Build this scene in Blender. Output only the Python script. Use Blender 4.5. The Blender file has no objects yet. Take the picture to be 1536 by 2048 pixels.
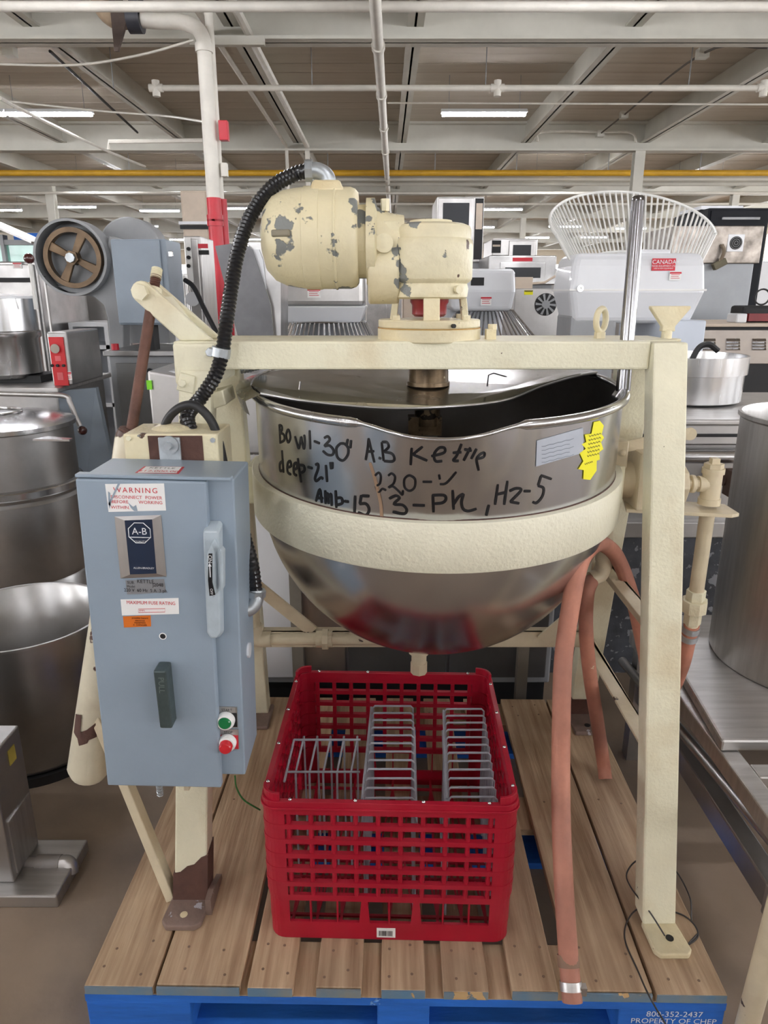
import bpy, bmesh, math, random
from mathutils import Vector, Matrix, Euler, Quaternion
random.seed(7)
SC = bpy.context.scene
COL = SC.collection
PI = math.pi
# ---------------------------------------------------------------- camera
F, CX, CY, CAMZ, PITCH = 1420.0, 768.0, 1024.0, 1.40, math.radians(17.0)
cam_d = bpy.data.cameras.new('camera'); cam = bpy.data.objects.new('camera', cam_d); COL.objects.link(cam)
cam_d.sensor_fit = 'VERTICAL'; cam_d.sensor_height = 24.0; cam_d.lens = F / 2048.0 * 24.0
cam_d.clip_start = 0.05; cam_d.clip_end = 200
cam.location = (0, 0, CAMZ); cam.rotation_euler = (PI / 2 - PITCH, 0, 0)
SC.camera = cam
# ---------------------------------------------------------------- world, light, exposure
W = bpy.data.worlds.new('world'); SC.world = W; W.use_nodes = True
W.node_tree.nodes['Background'].inputs[0].default_value = (0.86, 0.92, 1.0, 1)
W.node_tree.nodes['Background'].inputs[1].default_value = 1.0
SC.view_settings.view_transform = 'Standard'; SC.view_settings.look = 'None'
SC.view_settings.gamma = 1.0; SC.view_settings.use_curve_mapping = False
SC.view_settings.exposure = 0.5
WINDOW_EMIT, TUBE_EMIT = 7.5, 60.0
try:
    SC.cycles.max_bounces = 7; SC.cycles.glossy_bounces = 4; SC.cycles.diffuse_bounces = 4
except AttributeError: pass

def A(x, y, Y=None, Z=None, X=None):
    """a pixel of the photograph -> the point where its ray meets a plane of known Y, Z or X"""
    xc, yc = (x - CX) / F, (CY - y) / F
    d = Vector((xc, math.cos(PITCH) + yc * math.sin(PITCH), -math.sin(PITCH) + yc * math.cos(PITCH)))
    if Y is not None: t = Y / d.y
    elif Z is not None: t = (Z - CAMZ) / d.z
    else: t = X / d.x
    return Vector((0, 0, CAMZ)) + d * t
# ---------------------------------------------------------------- materials
def lin(c):
    c = [v / 255.0 for v in c[:3]]
    return tuple((v / 12.92 if v <= 0.04045 else ((v + 0.055) / 1.055) ** 2.4) for v in c) + (1.0,)
MATS = {}
def M(name, col, rough=0.5, metal=0.0, var=0.12, vscale=6.0, bump=0.0, bscale=120.0, stretch=(1, 1, 1), chips=(), rv=0.0, coat=0.0,
      rvar=0.0, emit=None, trans=0.0, stain=None, hue2=None, spec=None):
    if name in MATS: return MATS[name]
    m = bpy.data.materials.new(name); m.use_nodes = True; MATS[name] = m
    nt = m.node_tree; N = nt.nodes; L = nt.links; b = N['Principled BSDF']
    c = lin(col)
    b.inputs['Roughness'].default_value = rough; b.inputs['Metallic'].default_value = metal
    b.inputs['Coat Weight'].default_value = coat
    if spec is not None: b.inputs['Specular IOR Level'].default_value = spec
    if trans: b.inputs['Transmission Weight'].default_value = trans
    if emit:
        b.inputs['Emission Color'].default_value = lin(col); b.inputs['Emission Strength'].default_value = emit
        b.inputs['Base Color'].default_value = c; return m
    tc = N.new('ShaderNodeTexCoord'); mp = N.new('ShaderNodeMapping'); mp.inputs['Scale'].default_value = stretch
    L.new(tc.outputs['Object'], mp.inputs['Vector'])
    n1 = N.new('ShaderNodeTexNoise'); n1.inputs['Scale'].default_value = vscale; n1.inputs['Detail'].default_value = 6
    n1.inputs['Roughness'].default_value = 0.6
    L.new(mp.outputs[0], n1.inputs['Vector'])
    mx = N.new('ShaderNodeMix'); mx.data_type = 'RGBA'
    c2 = lin(hue2) if hue2 else tuple(v * (1 - 2.2 * var) for v in c[:3]) + (1,)
    c1 = c if hue2 else tuple(min(1, v * (1 + var)) for v in c[:3]) + (1,)
    mx.inputs[6].default_value = c1; mx.inputs[7].default_value = c2
    rp = N.new('ShaderNodeMapRange'); rp.inputs[1].default_value = 0.35; rp.inputs[2].default_value = 0.7
    L.new(n1.outputs['Fac'], rp.inputs[0]); L.new(rp.outputs[0], mx.inputs[0])
    out = mx.outputs[2]; rough_out = None; met_out = None
    if rvar:
        r2 = N.new('ShaderNodeMapRange'); r2.inputs[1].default_value = 0.3; r2.inputs[2].default_value = 0.7
        r2.inputs[3].default_value = max(0.02, rough - rvar); r2.inputs[4].default_value = rough + rvar
        L.new(n1.outputs['Fac'], r2.inputs[0]); rough_out = r2.outputs[0]
    if stain:                                   # (scale, low, high, colour, strength) soft dirt
        ns = N.new('ShaderNodeTexNoise'); ns.inputs['Scale'].default_value = stain[0]; ns.inputs['Detail'].default_value = 7
        L.new(tc.outputs['Object'], ns.inputs['Vector'])
        sr = N.new('ShaderNodeMapRange'); sr.inputs[1].default_value = stain[1]; sr.inputs[2].default_value = stain[2]; sr.inputs[4].default_value = stain[4]
        L.new(ns.outputs['Fac'], sr.inputs[0])
        ms = N.new('ShaderNodeMix'); ms.data_type = 'RGBA'; ms.inputs[7].default_value = lin(stain[3])
        L.new(sr.outputs[0], ms.inputs[0]); L.new(out, ms.inputs[6]); out = ms.outputs[2]
    hgt = None
    for i, ch in enumerate(chips):              # (scale, threshold, colour[, metal]) hard-edged chips in the paint
        nc = N.new('ShaderNodeTexNoise'); nc.inputs['Scale'].default_value = ch[0]; nc.inputs['Detail'].default_value = 5; nc.inputs['Roughness'].default_value = 0.55
        of = N.new('ShaderNodeVectorMath'); of.operation = 'ADD'; of.inputs[1].default_value = (3.1 * i + 1.7, 5.3 * i, 2.9)
        L.new(tc.outputs['Object'], of.inputs[0]); L.new(of.outputs[0], nc.inputs['Vector'])
        sr = N.new('ShaderNodeMapRange'); sr.inputs[1].default_value = ch[1]; sr.inputs[2].default_value = ch[1] + 0.012
        L.new(nc.outputs['Fac'], sr.inputs[0])
        ms = N.new('ShaderNodeMix'); ms.data_type = 'RGBA'; ms.inputs[7].default_value = lin(ch[2])
        L.new(sr.outputs[0], ms.inputs[0]); L.new(out, ms.inputs[6]); out = ms.outputs[2]
        hgt = sr.outputs[0] if hgt is None else hgt
    if rv:
        oi = N.new('ShaderNodeObjectInfo'); hs = N.new('ShaderNodeHueSaturation')
        mr = N.new('ShaderNodeMapRange'); mr.inputs[3].default_value = 1 - rv; mr.inputs[4].default_value = 1 + rv
        L.new(oi.outputs['Random'], mr.inputs[0]); L.new(mr.outputs[0], hs.inputs['Value']); L.new(out, hs.inputs['Color']); out = hs.outputs[0]
    L.new(out, b.inputs['Base Color'])
    if rough_out: L.new(rough_out, b.inputs['Roughness'])
    if bump:
        nb = N.new('ShaderNodeTexNoise'); nb.inputs['Scale'].default_value = bscale; nb.inputs['Detail'].default_value = 3
        L.new(mp.outputs[0], nb.inputs['Vector'])
        bp = N.new('ShaderNodeBump'); bp.inputs['Strength'].default_value = bump; bp.inputs['Distance'].default_value = 0.004
        L.new(nb.outputs['Fac'], bp.inputs['Height']); nrm = bp.outputs[0]
        if hgt is not None:
            b2 = N.new('ShaderNodeBump'); b2.invert = True; b2.inputs['Strength'].default_value = 0.6; b2.inputs['Distance'].default_value = 0.003
            L.new(hgt, b2.inputs['Height']); L.new(nrm, b2.inputs['Normal']); nrm = b2.outputs[0]
        L.new(nrm, b.inputs['Normal'])
    return m

CREAM = M('cream_paint', (232, 227, 200), 0.42, var=0.035, vscale=9, bump=0.35, bscale=150, stain=(7, 0.5, 0.76, (184, 152, 96), 0.45), chips=[(26, 0.725, (92, 66, 48))])
CREAM_ROUGH = M('thick_cream_paint', (226, 217, 184), 0.4, var=0.06, vscale=9, bump=0.55, bscale=75, stain=(5, 0.45, 0.75, (196, 160, 92), 0.45), chips=[(13, 0.645, (126, 128, 124)), (30, 0.70, (84, 58, 42))])
CREAM_BAND = M('band_cream_paint', (233, 229, 206), 0.42, var=0.02, vscale=9, bump=0.6, bscale=130)
CREAM_DARK = M('old_cream_paint', (214, 201, 172), 0.45, var=0.06, vscale=8, bump=0.25, bscale=90, stain=(6, 0.45, 0.75, (150, 116, 78), 0.4), chips=[(16, 0.69, (70, 50, 40))])
MOTOR = M('chipped_motor_paint', (225, 214, 178), 0.4, var=0.05, vscale=6, bump=0.5, bscale=70, chips=[(9, 0.578, (122, 124, 120)), (26, 0.70, (104, 104, 98))])
RUST = M('brown_rust', (92, 62, 52), 0.75, var=0.2, vscale=14, bump=0.6, bscale=90, hue2=(70, 46, 40))
SCREWM = M('rusty_screw', (98, 66, 54), 0.55, 0.2, var=0.2, vscale=20, bump=0.3, bscale=140)
FOOT = M('worn_foot_plate', (128, 108, 98), 0.6, var=0.15, vscale=12, bump=0.3, bscale=120, chips=[(20, 0.62, (188, 184, 190))])
STEEL = M('brushed_stainless', (204, 204, 205), 0.24, 1.0, var=0.04, vscale=5, stretch=(5, 5, 0.6), rvar=0.05, bump=0.03, bscale=40)
STEEL_BOWL = M('bowl_stainless', (202, 203, 206), 0.23, 1.0, var=0.02, vscale=2.5, stretch=(1, 1, 2), rvar=0.015)
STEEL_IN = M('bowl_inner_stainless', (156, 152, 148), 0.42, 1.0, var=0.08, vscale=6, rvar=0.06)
STEEL_DK = M('dull_stainless', (184, 183, 182), 0.36, 1.0, var=0.08, vscale=4, rvar=0.08, bump=0.06, bscale=60)
STEEL_SAT = M('satin_stainless', (200, 198, 196), 0.42, 1.0, var=0.06, vscale=5, rvar=0.06, stretch=(1, 12, 1), bump=0.05, bscale=40)
LIDM = M('lid_stainless', (192, 189, 184), 0.22, 1.0, var=0.1, vscale=5, rvar=0.08, chips=[(28, 0.73, (86, 70, 50))])
CHROME = M('polished_steel', (205, 206, 208), 0.12, 1.0, var=0.03, vscale=8)
GALV = M('galvanised_steel', (186, 192, 196), 0.38, 0.7, var=0.1, vscale=30, bump=0.1, bscale=90)
GREASE = M('greasy_shaft', (116, 98, 76), 0.3, 0.6, var=0.3, vscale=22, chips=[(14, 0.56, (40, 33, 26)), (20, 0.66, (196, 182, 150))])
BLUEGREY = M('blue_grey_enamel', (147, 162, 176), 0.4, var=0.03, vscale=5, bump=0.06, bscale=140, stain=(9, 0.66, 0.8, (96, 104, 110), 0.35))
BLUEGREY2 = M('cabinet_grey_enamel', (140, 152, 164), 0.45, var=0.05, vscale=4)
HANDLE_GREY = M('handle_grey_paint', (176, 188, 196), 0.35, var=0.06, vscale=30)
DARKGREEN = M('dark_grey_green_metal', (74, 86, 86), 0.4, 0.3, var=0.12, vscale=30, bump=0.1, bscale=90)
BLACKP = M('black_plastic', (24, 24, 27), 0.28, var=0.05, coat=0.2)
RUBBER = M('black_rubber', (34, 34, 36), 0.5, var=0.1)
WIREGREY = M('grey_vinyl_wire', (158, 160, 168), 0.38, var=0.08, vscale=30)
REDPL = M('red_plastic', (164, 18, 42), 0.36, var=0.05, vscale=7, bump=0.06, bscale=150, stain=(6, 0.5, 0.8, (196, 74, 84), 0.3), spec=0.4)
HOSE = M('orange_rubber_hose', (190, 128, 106), 0.62, var=0.14, vscale=10, bump=0.15, bscale=120, chips=[(11, 0.70, (224, 204, 176))], stain=(4, 0.42, 0.7, (146, 102, 88), 0.7))
WOOD = M('pallet_wood', (204, 178, 146), 0.75, var=0.2, vscale=3.6, stretch=(12, 0.6, 6), hue2=(150, 120, 92), bump=0.4, bscale=12, rv=0.13, stain=(3, 0.45, 0.75, (128, 108, 90), 0.5))
BLUEW = M('blue_painted_wood', (38, 108, 202), 0.62, var=0.12, vscale=4, stretch=(1, 4, 6), bump=0.3, bscale=20, chips=[(9, 0.69, (112, 160, 222)), (13, 0.74, (150, 124, 96))])
BLUEEND = M('blue_stained_end_grain', (96, 130, 156), 0.7, var=0.15, vscale=10, hue2=(136, 136, 128), chips=[(16, 0.64, (202, 168, 120))], bump=0.3, bscale=40)
FLOORM = M('concrete_floor', (152, 133, 114), 0.62, var=0.12, vscale=1.2, hue2=(122, 108, 95), bump=0.12, bscale=60, stain=(2.4, 0.5, 0.75, (96, 86, 78), 0.5), chips=[(40, 0.76, (178, 166, 150))])
CEILM = M('ceiling_boards', (208, 199, 185), 0.8, var=0.06, vscale=1.5, stretch=(0.3, 3, 1), hue2=(194, 184, 169), rv=0.02)
BEAMM = M('beam_grey_paint', (208, 206, 196), 0.6, var=0.04, vscale=2)
PIPEW = M('white_pipe_paint', (222, 218, 208), 0.5, var=0.05, vscale=5)
YELLOW = M('yellow_gas_pipe', (206, 158, 40), 0.5, var=0.08, vscale=3)
REDP = M('red_pipe_paint', (196, 36, 52), 0.35, var=0.05, vscale=4)
WALLM = M('wall_paint', (214, 206, 192), 0.7, var=0.04, vscale=1)
WHITE = M('white_enamel', (226, 228, 232), 0.3, var=0.02, vscale=3, coat=0.2)
WHITEWIRE = M('white_wire', (226, 226, 222), 0.4, var=0.04)
PAPER = M('white_sticker', (240, 240, 238), 0.5, var=0.01)
PAPER2 = M('silver_sticker', (150, 152, 156), 0.4, 0.4, var=0.05)
ORANGE = M('orange_sticker', (214, 112, 30), 0.5, var=0.04)
YELLOWST = M('fluorescent_yellow_card', (244, 236, 30), 0.6, var=0.01)
NAVY = M('navy_label', (32, 44, 66), 0.35, var=0.04)
INK = M('marker_ink', (14, 14, 18), 0.4, var=0.02)
REDINK = M('red_print', (204, 40, 56), 0.5, var=0.02)
WHITEINK = M('white_print', (232, 234, 236), 0.5, var=0.02)
GREENB = M('green_lens', (16, 120, 66), 0.15, var=0.03, coat=0.6)
REDB = M('red_lens', (206, 40, 50), 0.15, var=0.03, coat=0.6)
DARK = M('dark_recess', (26, 26, 28), 0.6, var=0.1)
NAVYW = M('worn_navy_paint', (74, 77, 84), 0.55, var=0.25, vscale=8, chips=[(14, 0.62, (140, 142, 148)), (45, 0.62, (128, 130, 134))], bump=0.2, bscale=60)
GREYP = M('machine_grey', (150, 152, 154), 0.45, var=0.06, vscale=4)
BRONZE = M('bronze_wheel', (112, 92, 70), 0.42, 0.5, var=0.15, vscale=10)
BROWNK = M('brown_knob', (72, 32, 30), 0.2, var=0.05, coat=0.5)
SMOKE = M('dark_glass', (46, 48, 52), 0.35, var=0.05, spec=0.3)
GREENGL = M('green_tinted_glass', (150, 206, 190), 0.1, var=0.05, coat=0.4)
BEIGE = M('beige_panel', (206, 190, 172), 0.5, var=0.04)
WINDOW = M('glowing_window_pane', (245, 247, 252), emit=WINDOW_EMIT)  # glowing panes; the back and left ones are added to light the hall
TUBE = M('fluorescent_tube', (250, 250, 255), emit=TUBE_EMIT)
# ---------------------------------------------------------------- mesh builder
class MB:
    def __init__(s, X=None): s.v = []; s.f = []; s.sm = []; s.X = X
    def add(s, vs, fs, smooth=False):
        o = len(s.v)
        for p in vs:
            p = Vector(p); s.v.append(s.X @ p if s.X is not None else p)
        for f in fs: s.f.append([i + o for i in f]); s.sm.append(smooth)
        return s
    def box(s, c, size, rot=None):
        c = Vector(c); h = Vector(size) / 2
        R = rot if isinstance(rot, Matrix) else (Euler(rot).to_matrix() if rot else Matrix.Identity(3))
        vs = [c + R @ Vector((x * h.x, y * h.y, z * h.z)) for x in (-1, 1) for y in (-1, 1) for z in (-1, 1)]
        return s.add(vs, [(0, 1, 3, 2), (4, 6, 7, 5), (0, 4, 5, 1), (2, 3, 7, 6), (0, 2, 6, 4), (1, 5, 7, 3)])
    def bb(s, x0, x1, y0, y1, z0, z1): return s.box(((x0 + x1) / 2, (y0 + y1) / 2, (z0 + z1) / 2), (x1 - x0, y1 - y0, z1 - z0))
    def beam(s, p0, p1, w, d, up=(0, 1, 0)):
        """square bar from p0 to p1, w across, d along 'up'"""
        p0, p1 = Vector(p0), Vector(p1); z = (p1 - p0).normalized(); u = Vector(up)
        u = (u - z * u.dot(z)).normalized(); x = u.cross(z)
        R = Matrix((x, u, z)).transposed()
        return s.box((p0 + p1) / 2, (w, d, (p1 - p0).length), R)
    def hexa(s, b, t):                        # bottom quad, top quad
        return s.add(list(b) + list(t), [(3, 2, 1, 0), (4, 5, 6, 7), (0, 1, 5, 4), (1, 2, 6, 5), (2, 3, 7, 6), (3, 0, 4, 7)])
    def cyl(s, p0, p1, r0, r1=None, seg=16, caps=True):
        r1 = r0 if r1 is None else r1
        p0, p1 = Vector(p0), Vector(p1); z = (p1 - p0).normalized(); x = z.orthogonal().normalized(); y = z.cross(x)
        vs = []
        for p, r in ((p0, r0), (p1, r1)):
            for i in range(seg):
                a = 2 * PI * i / seg; vs.append(p + x * r * math.cos(a) + y * r * math.sin(a))
        s.add(vs, [(i, (i + 1) % seg, seg + (i + 1) % seg, seg + i) for i in range(seg)], True)
        if caps: s.add(vs, [tuple(range(seg))[::-1], tuple(range(seg, 2 * seg))])
        return s
    def tube(s, pts, r, seg=10, closed=False, caps=True):
        pts = [Vector(p) for p in pts]; n = len(pts)
        rs = r if isinstance(r, (list, tuple)) else [r] * n
        T = []
        for i in range(n):
            a = pts[(i - 1) % n] if (closed or i > 0) else pts[0]; b = pts[(i + 1) % n] if (closed or i < n - 1) else pts[-1]
            T.append((b - a).normalized())
        x = T[0].orthogonal().normalized(); vs = []
        for i in range(n):
            if i: 
                q = T[i - 1].rotation_difference(T[i]); x = q @ x
            x = (x - T[i] * x.dot(T[i])).normalized(); y = T[i].cross(x)
            for k in range(seg):
                a = 2 * PI * k / seg; vs.append(pts[i] + (x * math.cos(a) + y * math.sin(a)) * rs[i])
        m = n if closed else n - 1; fs = []
        off = 0
        if closed:
            best = min(range(seg), key=lambda k: (vs[(n - 1) * seg] - vs[k]).length); off = best
        for i in range(m):
            j = (i + 1) % n; o = off if (closed and i == n - 1) else 0
            for k in range(seg):
                fs.append((i * seg + k, i * seg + (k + 1) % seg, j * seg + (k + 1 + o) % seg, j * seg + (k + o) % seg))
        s.add(vs, fs, True)
        if caps and not closed: s.add(vs, [tuple(range(seg))[::-1], tuple(range((n - 1) * seg, n * seg))])
        return s
    def lathe(s, prof, c=(0, 0, 0), R=None, seg=32, a0=0.0, a1=2 * PI, smooth=True, caps=True):
        c = Vector(c); R = R or Matrix.Identity(3); full = abs(a1 - a0 - 2 * PI) < 1e-6; ns = seg if full else seg + 1
        vs = []
        for r, z in prof:
            for i in range(ns):
                a = a0 + (a1 - a0) * i / seg; vs.append(c + R @ Vector((r * math.cos(a), r * math.sin(a), z)))
        fs = []
        for j in range(len(prof) - 1):
            for i in range(seg):
                k = (i + 1) % ns; fs.append((j * ns + i, j * ns + k, (j + 1) * ns + k, (j + 1) * ns + i))
        s.add(vs, fs, smooth)
        if caps and full:
            if prof[0][0] > 1e-5: s.add(vs[:ns], [tuple(range(ns))[::-1]])
            if prof[-1][0] > 1e-5: s.add(vs[-ns:], [tuple(range(ns))])
        return s
    def prism(s, poly, o, u, v, t):
        """polygon in the plane (o,u,v), extruded by vector t"""
        o, u, v, t = Vector(o), Vector(u), Vector(v), Vector(t); n = len(poly)
        a = [o + u * p[0] + v * p[1] for p in poly]; b = [p + t for p in a]
        return s.add(a + b, [tuple(range(n))[::-1], tuple(range(n, 2 * n))] + [(i, (i + 1) % n, n + (i + 1) % n, n + i) for i in range(n)])
    def sphere(s, c, r, seg=14, rings=8, sc=(1, 1, 1)):
        prof = [(r * math.sin(PI * i / rings), -r * math.cos(PI * i / rings)) for i in range(rings + 1)]
        o = MB(); o.lathe(prof, seg=seg, caps=False)
        return s.add([Vector(c) + Vector((p.x * sc[0], p.y * sc[1], p.z * sc[2])) for p in o.v], o.f, True)
OFF = {}
def props(o, label=None, cat=None, group=None, kind=None):
    if label: o['label'] = label
    if cat: o['category'] = cat
    if group: o['group'] = group
    if kind: o['kind'] = kind
    return o
def root(name, loc, label, cat, group=None):
    o = bpy.data.objects.new(name, None); COL.objects.link(o); o.location = loc; o.empty_display_size = 0.1
    OFF[o.name] = Vector(loc); return props(o, label, cat, group)
def ob(name, mb, mat, parent=None, label=None, cat=None, group=None, kind=None, bev=0.0, loc=None, auto=True, seg=2):
    off = OFF[parent.name] if parent else (Vector(loc) if loc is not None else Vector((0, 0, 0)))
    me = bpy.data.meshes.new(name); me.from_pydata([tuple(p - off) for p in mb.v], [], mb.f)
    bm = bmesh.new(); bm.from_mesh(me); bmesh.ops.remove_doubles(bm, verts=bm.verts, dist=1e-6)
    bmesh.ops.recalc_face_normals(bm, faces=bm.faces)
    if any(mb.sm):
        for f in bm.faces: f.smooth = True
        for e in bm.edges:
            if len(e.link_faces) == 2 and e.calc_face_angle(0) > 0.7: e.smooth = False
    bm.to_mesh(me); bm.free(); me.update()
    me.materials.append(mat)
    o = bpy.data.objects.new(name, me); COL.objects.link(o)
    if parent: o.parent = parent
    elif loc is not None: o.location = off
    OFF[o.name] = off
    if bev:
        md = o.modifiers.new('bevel', 'BEVEL'); md.width = bev; md.segments = seg; md.limit_method = 'ANGLE'; md.angle_limit = 0.6
    return props(o, label, cat, group, kind)
def struct(name, mb, mat, parent=None, **k):
    o = ob(name, mb, mat, parent, **k)
    if not parent: o['kind'] = 'structure'
    return o
def copy_tree(o, parent=None, loc=None, label=None, rz=None):
    c = o.copy(); COL.objects.link(c); c.parent = parent
    if loc is not None: c.location = loc
    if rz is not None: c.rotation_euler = (0, 0, rz)
    if label: c['label'] = label
    OFF[c.name] = Vector(c.location) if parent is None else OFF[parent.name]
    for ch in list(o.children): copy_tree(ch, c)
    return c
def text(name, s, size, o, u, v, mat, parent, align='CENTER', sx=1.0, lift=0.0008, space=1.0):
    """flat printed lettering: origin o, reading direction u, up direction v"""
    cu = bpy.data.curves.new('t', 'FONT'); cu.body = s; cu.size = size; cu.align_x = align; cu.align_y = 'CENTER'; cu.space_character = space
    cu.resolution_u = 3
    t = bpy.data.objects.new('t', cu); COL.objects.link(t); bpy.context.view_layer.update()
    me = bpy.data.meshes.new_from_object(t); bpy.data.objects.remove(t); bpy.data.curves.remove(cu)
    u, v, o = Vector(u).normalized(), Vector(v).normalized(), Vector(o); n = u.cross(v); off = OFF[parent.name]
    for w in me.vertices: w.co = o + u * (w.co.x * sx) + v * w.co.y + n * lift - off
    me.name = name; me.materials.append(mat)
    t = bpy.data.objects.new(name, me); COL.objects.link(t); t.parent = parent; OFF[t.name] = off
    return t
def catmull(P, n=8, closed=False):
    P = [Vector(p) for p in P]; out = []; N = len(P)
    for i in range(N if closed else N - 1):
        p0 = P[i - 1] if (closed or i) else P[0] * 2 - P[1]; p1 = P[i]; p2 = P[(i + 1) % N]
        p3 = P[(i + 2) % N] if (closed or i + 2 < N) else p2 * 2 - p1
        for k in range(n):
            t = k / n; out.append(0.5 * ((2 * p1) + (p2 - p0) * t + (2 * p0 - 5 * p1 + 4 * p2 - p3) * t * t + (3 * p1 - p0 - 3 * p2 + p3) * t ** 3))
    if not closed: out.append(P[-1])
    return out
def resample(P, step):
    P = [Vector(p) for p in P]; out = [P[0].copy()]; d = 0.0
    for a, b in zip(P, P[1:]):
        L = (b - a).length
        while L - d > step and L > 1e-9:
            a = a + (b - a) * ((step + d * 0) / L) if d == 0 else a + (b - a) * ((step - 0) / L); out.append(a.copy()); L = (b - a).length
        d = 0
    out.append(P[-1]); return out
def corrugated(mb, P, r, pitch=0.008, depth=0.14, seg=12):
    P = catmull(P, 24); L = [0]
    for a, b in zip(P, P[1:]): L.append(L[-1] + (b - a).length)
    n = int(L[-1] / pitch * 4); pts = []; rs = []; j = 0
    for i in range(n + 1):
        s_ = L[-1] * i / n
        while j < len(L) - 2 and L[j + 1] < s_: j += 1
        t = (s_ - L[j]) / max(1e-9, L[j + 1] - L[j]); pts.append(P[j].lerp(P[j + 1], t))
        rs.append(r * (1 - depth * (0.5 - 0.5 * math.cos(i * PI / 2))))
    mb.tube(pts, rs, seg); return mb
X3 = Vector((1, 0, 0)); Y3 = Vector((0, 1, 0)); Z3 = Vector((0, 0, 1))
RXAX = Matrix.Rotation(PI / 2, 3, 'Y')          # lathe axis along +X
RYAX = Matrix.Rotation(-PI / 2, 3, 'X')         # lathe axis along +Y
# ---------------------------------------------------------------- the hall
CEIL, JB, GB = 4.35, 4.02, 3.88
GY = [-3.2, 2.6, 8.4, 14.2, 20.0, 25.8, 31.6, 37.4, 43.2]
JX = [-14.6, -12.4, -10.2, -8.0, -5.8, -3.6, -1.55, 0.32, 2.55, 4.7, 6.9, 9.1, 11.3, 13.5]
HX0, HX1, HY0, HY1 = -16.0, 15.0, -9.0, 46.0
struct('floor', MB().bb(HX0, HX1, HY0, HY1, -0.2, 0.0), FLOORM)
ceil = struct('ceiling', MB().bb(HX0, HX1, HY0, HY1, CEIL + 0.03, CEIL + 0.2), BEAMM)
pl = MB().bb(HX0, HX1, 0, 0.385, CEIL, CEIL + 0.03); first = None; y = 8.4
while y < 31.2:
    if first is None:
        first = ob('plank', pl, CEILM, ceil); first.location = (0, y, 0)
    else:
        c = first.copy(); COL.objects.link(c); c.parent = ceil; c.location = (0, y, random.uniform(-0.004, 0.004))
    y += 0.4
far = MB().bb(HX0, HX1, 31.2, HY1, CEIL, CEIL + 0.03).bb(HX0, HX1, HY0, 8.4, CEIL, CEIL + 0.03)
ob('plank_run', far, CEILM, ceil)
for i, gy in enumerate(GY):
    g = MB().bb(HX0, HX1, gy - 0.012, gy + 0.012, GB, CEIL).bb(HX0, HX1, gy - 0.13, gy + 0.13, GB, GB + 0.03)
    g.bb(HX0, HX1, gy - 0.13, gy + 0.13, CEIL - 0.04, CEIL - 0.001)
    ob('girder', g, BEAMM, ceil)
for jx in JX:
    j = MB().bb(jx - 0.012, jx + 0.012, HY0, HY1, JB, CEIL).bb(jx - 0.085, jx + 0.085, HY0, HY1, JB, JB + 0.022)
    ob('joist', j, BEAMM, ceil)
def wall(name, x0, x1, y0, y1, axis, wins):
    """a wall with real window openings; wins = [(a0,a1,z0,z1)] along the wall"""
    mb = MB(); lo, hi = (x0, x1) if axis == 'x' else (y0, y1)
    def seg(a0, a1, z0, z1):
        if a1 - a0 > 1e-3 and z1 - z0 > 1e-3:
            mb.bb(a0, a1, y0, y1, z0, z1) if axis == 'x' else mb.bb(x0, x1, a0, a1, z0, z1)
    a = lo
    for w in wins:
        seg(a, w[0], 0, CEIL); seg(w[0], w[1], 0, w[2]); seg(w[0], w[1], w[3], CEIL); a = w[1]
    seg(a, hi, 0, CEIL)
    return struct(name, mb, WALLM)
WN = [0]
def window(axis, pos, a0, a1, z0, z1, inward):
    WN[0] += 1; fr = MB(); n = max(2, int((a1 - a0) / 0.9)); 
    def bar(p0, p1, q0, q1, t=0.05):
        fr.bb(p0, p1, pos - t, pos + t, q0, q1) if axis == 'x' else fr.bb(pos - t, pos + t, p0, p1, q0, q1)
    for k in range(n + 1):
        x = a0 + (a1 - a0) * k / n; bar(x - 0.025, x + 0.025, z0, z1)
    for z in (z0, (z0 + z1) / 2, z1): bar(a0, a1, z - 0.025, z + 0.025)
    o = struct('window_%d' % WN[0], fr, BEAMM)
    pn = MB(); pn.bb(a0, a1, pos - 0.01, pos + 0.01, z0, z1) if axis == 'x' else pn.bb(pos - 0.01, pos + 0.01, a0, a1, z0, z1)
    ob('pane', pn, WINDOW, o)
added_back_wins = [(-13, -8.5, 1.6, 3.7), (-6, -2.5, 1.6, 3.7), (2.5, 6, 1.6, 3.7), (8.5, 13, 1.6, 3.7)]  # unseen back windows, added to light the scene from behind the camera
wall('wall_back', HX0, HX1, HY0 - 0.2, HY0, 'x', added_back_wins)
for w in added_back_wins: window('x', HY0 - 0.1, *w, 1)
rw = [(-7, -2.5, 1.0, 3.7), (-1.2, 3.3, 1.0, 3.7), (4.6, 9.1, 1.0, 3.7), (11, 15.5, 1.0, 3.7), (17, 21.5, 1.0, 3.7), (23, 27.5, 1.0, 3.7), (29, 33.5, 1.0, 3.7)]
wall('wall_right', HX1, HX1 + 0.2, HY0, HY1, 'y', rw)
for w in rw: window('y', HX1 + 0.1, *w, -1)
added_left_wins = [(-6, -1, 1.0, 3.7), (1, 6, 1.0, 3.7)]  # unseen left windows, added as extra light
wall('wall_left', HX0 - 0.2, HX0, HY0, HY1, 'y', added_left_wins)
for w in added_left_wins: window('y', HX0 - 0.1, *w, 1)
fw = [(-13, -6, 1.2, 3.2), (-3, 4, 1.2, 3.2), (7, 13, 1.2, 3.2)]
wall('wall_far', HX0, HX1, HY1, HY1 + 0.2, 'x', fw)
for w in fw: window('x', HY1 + 0.1, *w, -1)
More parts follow.
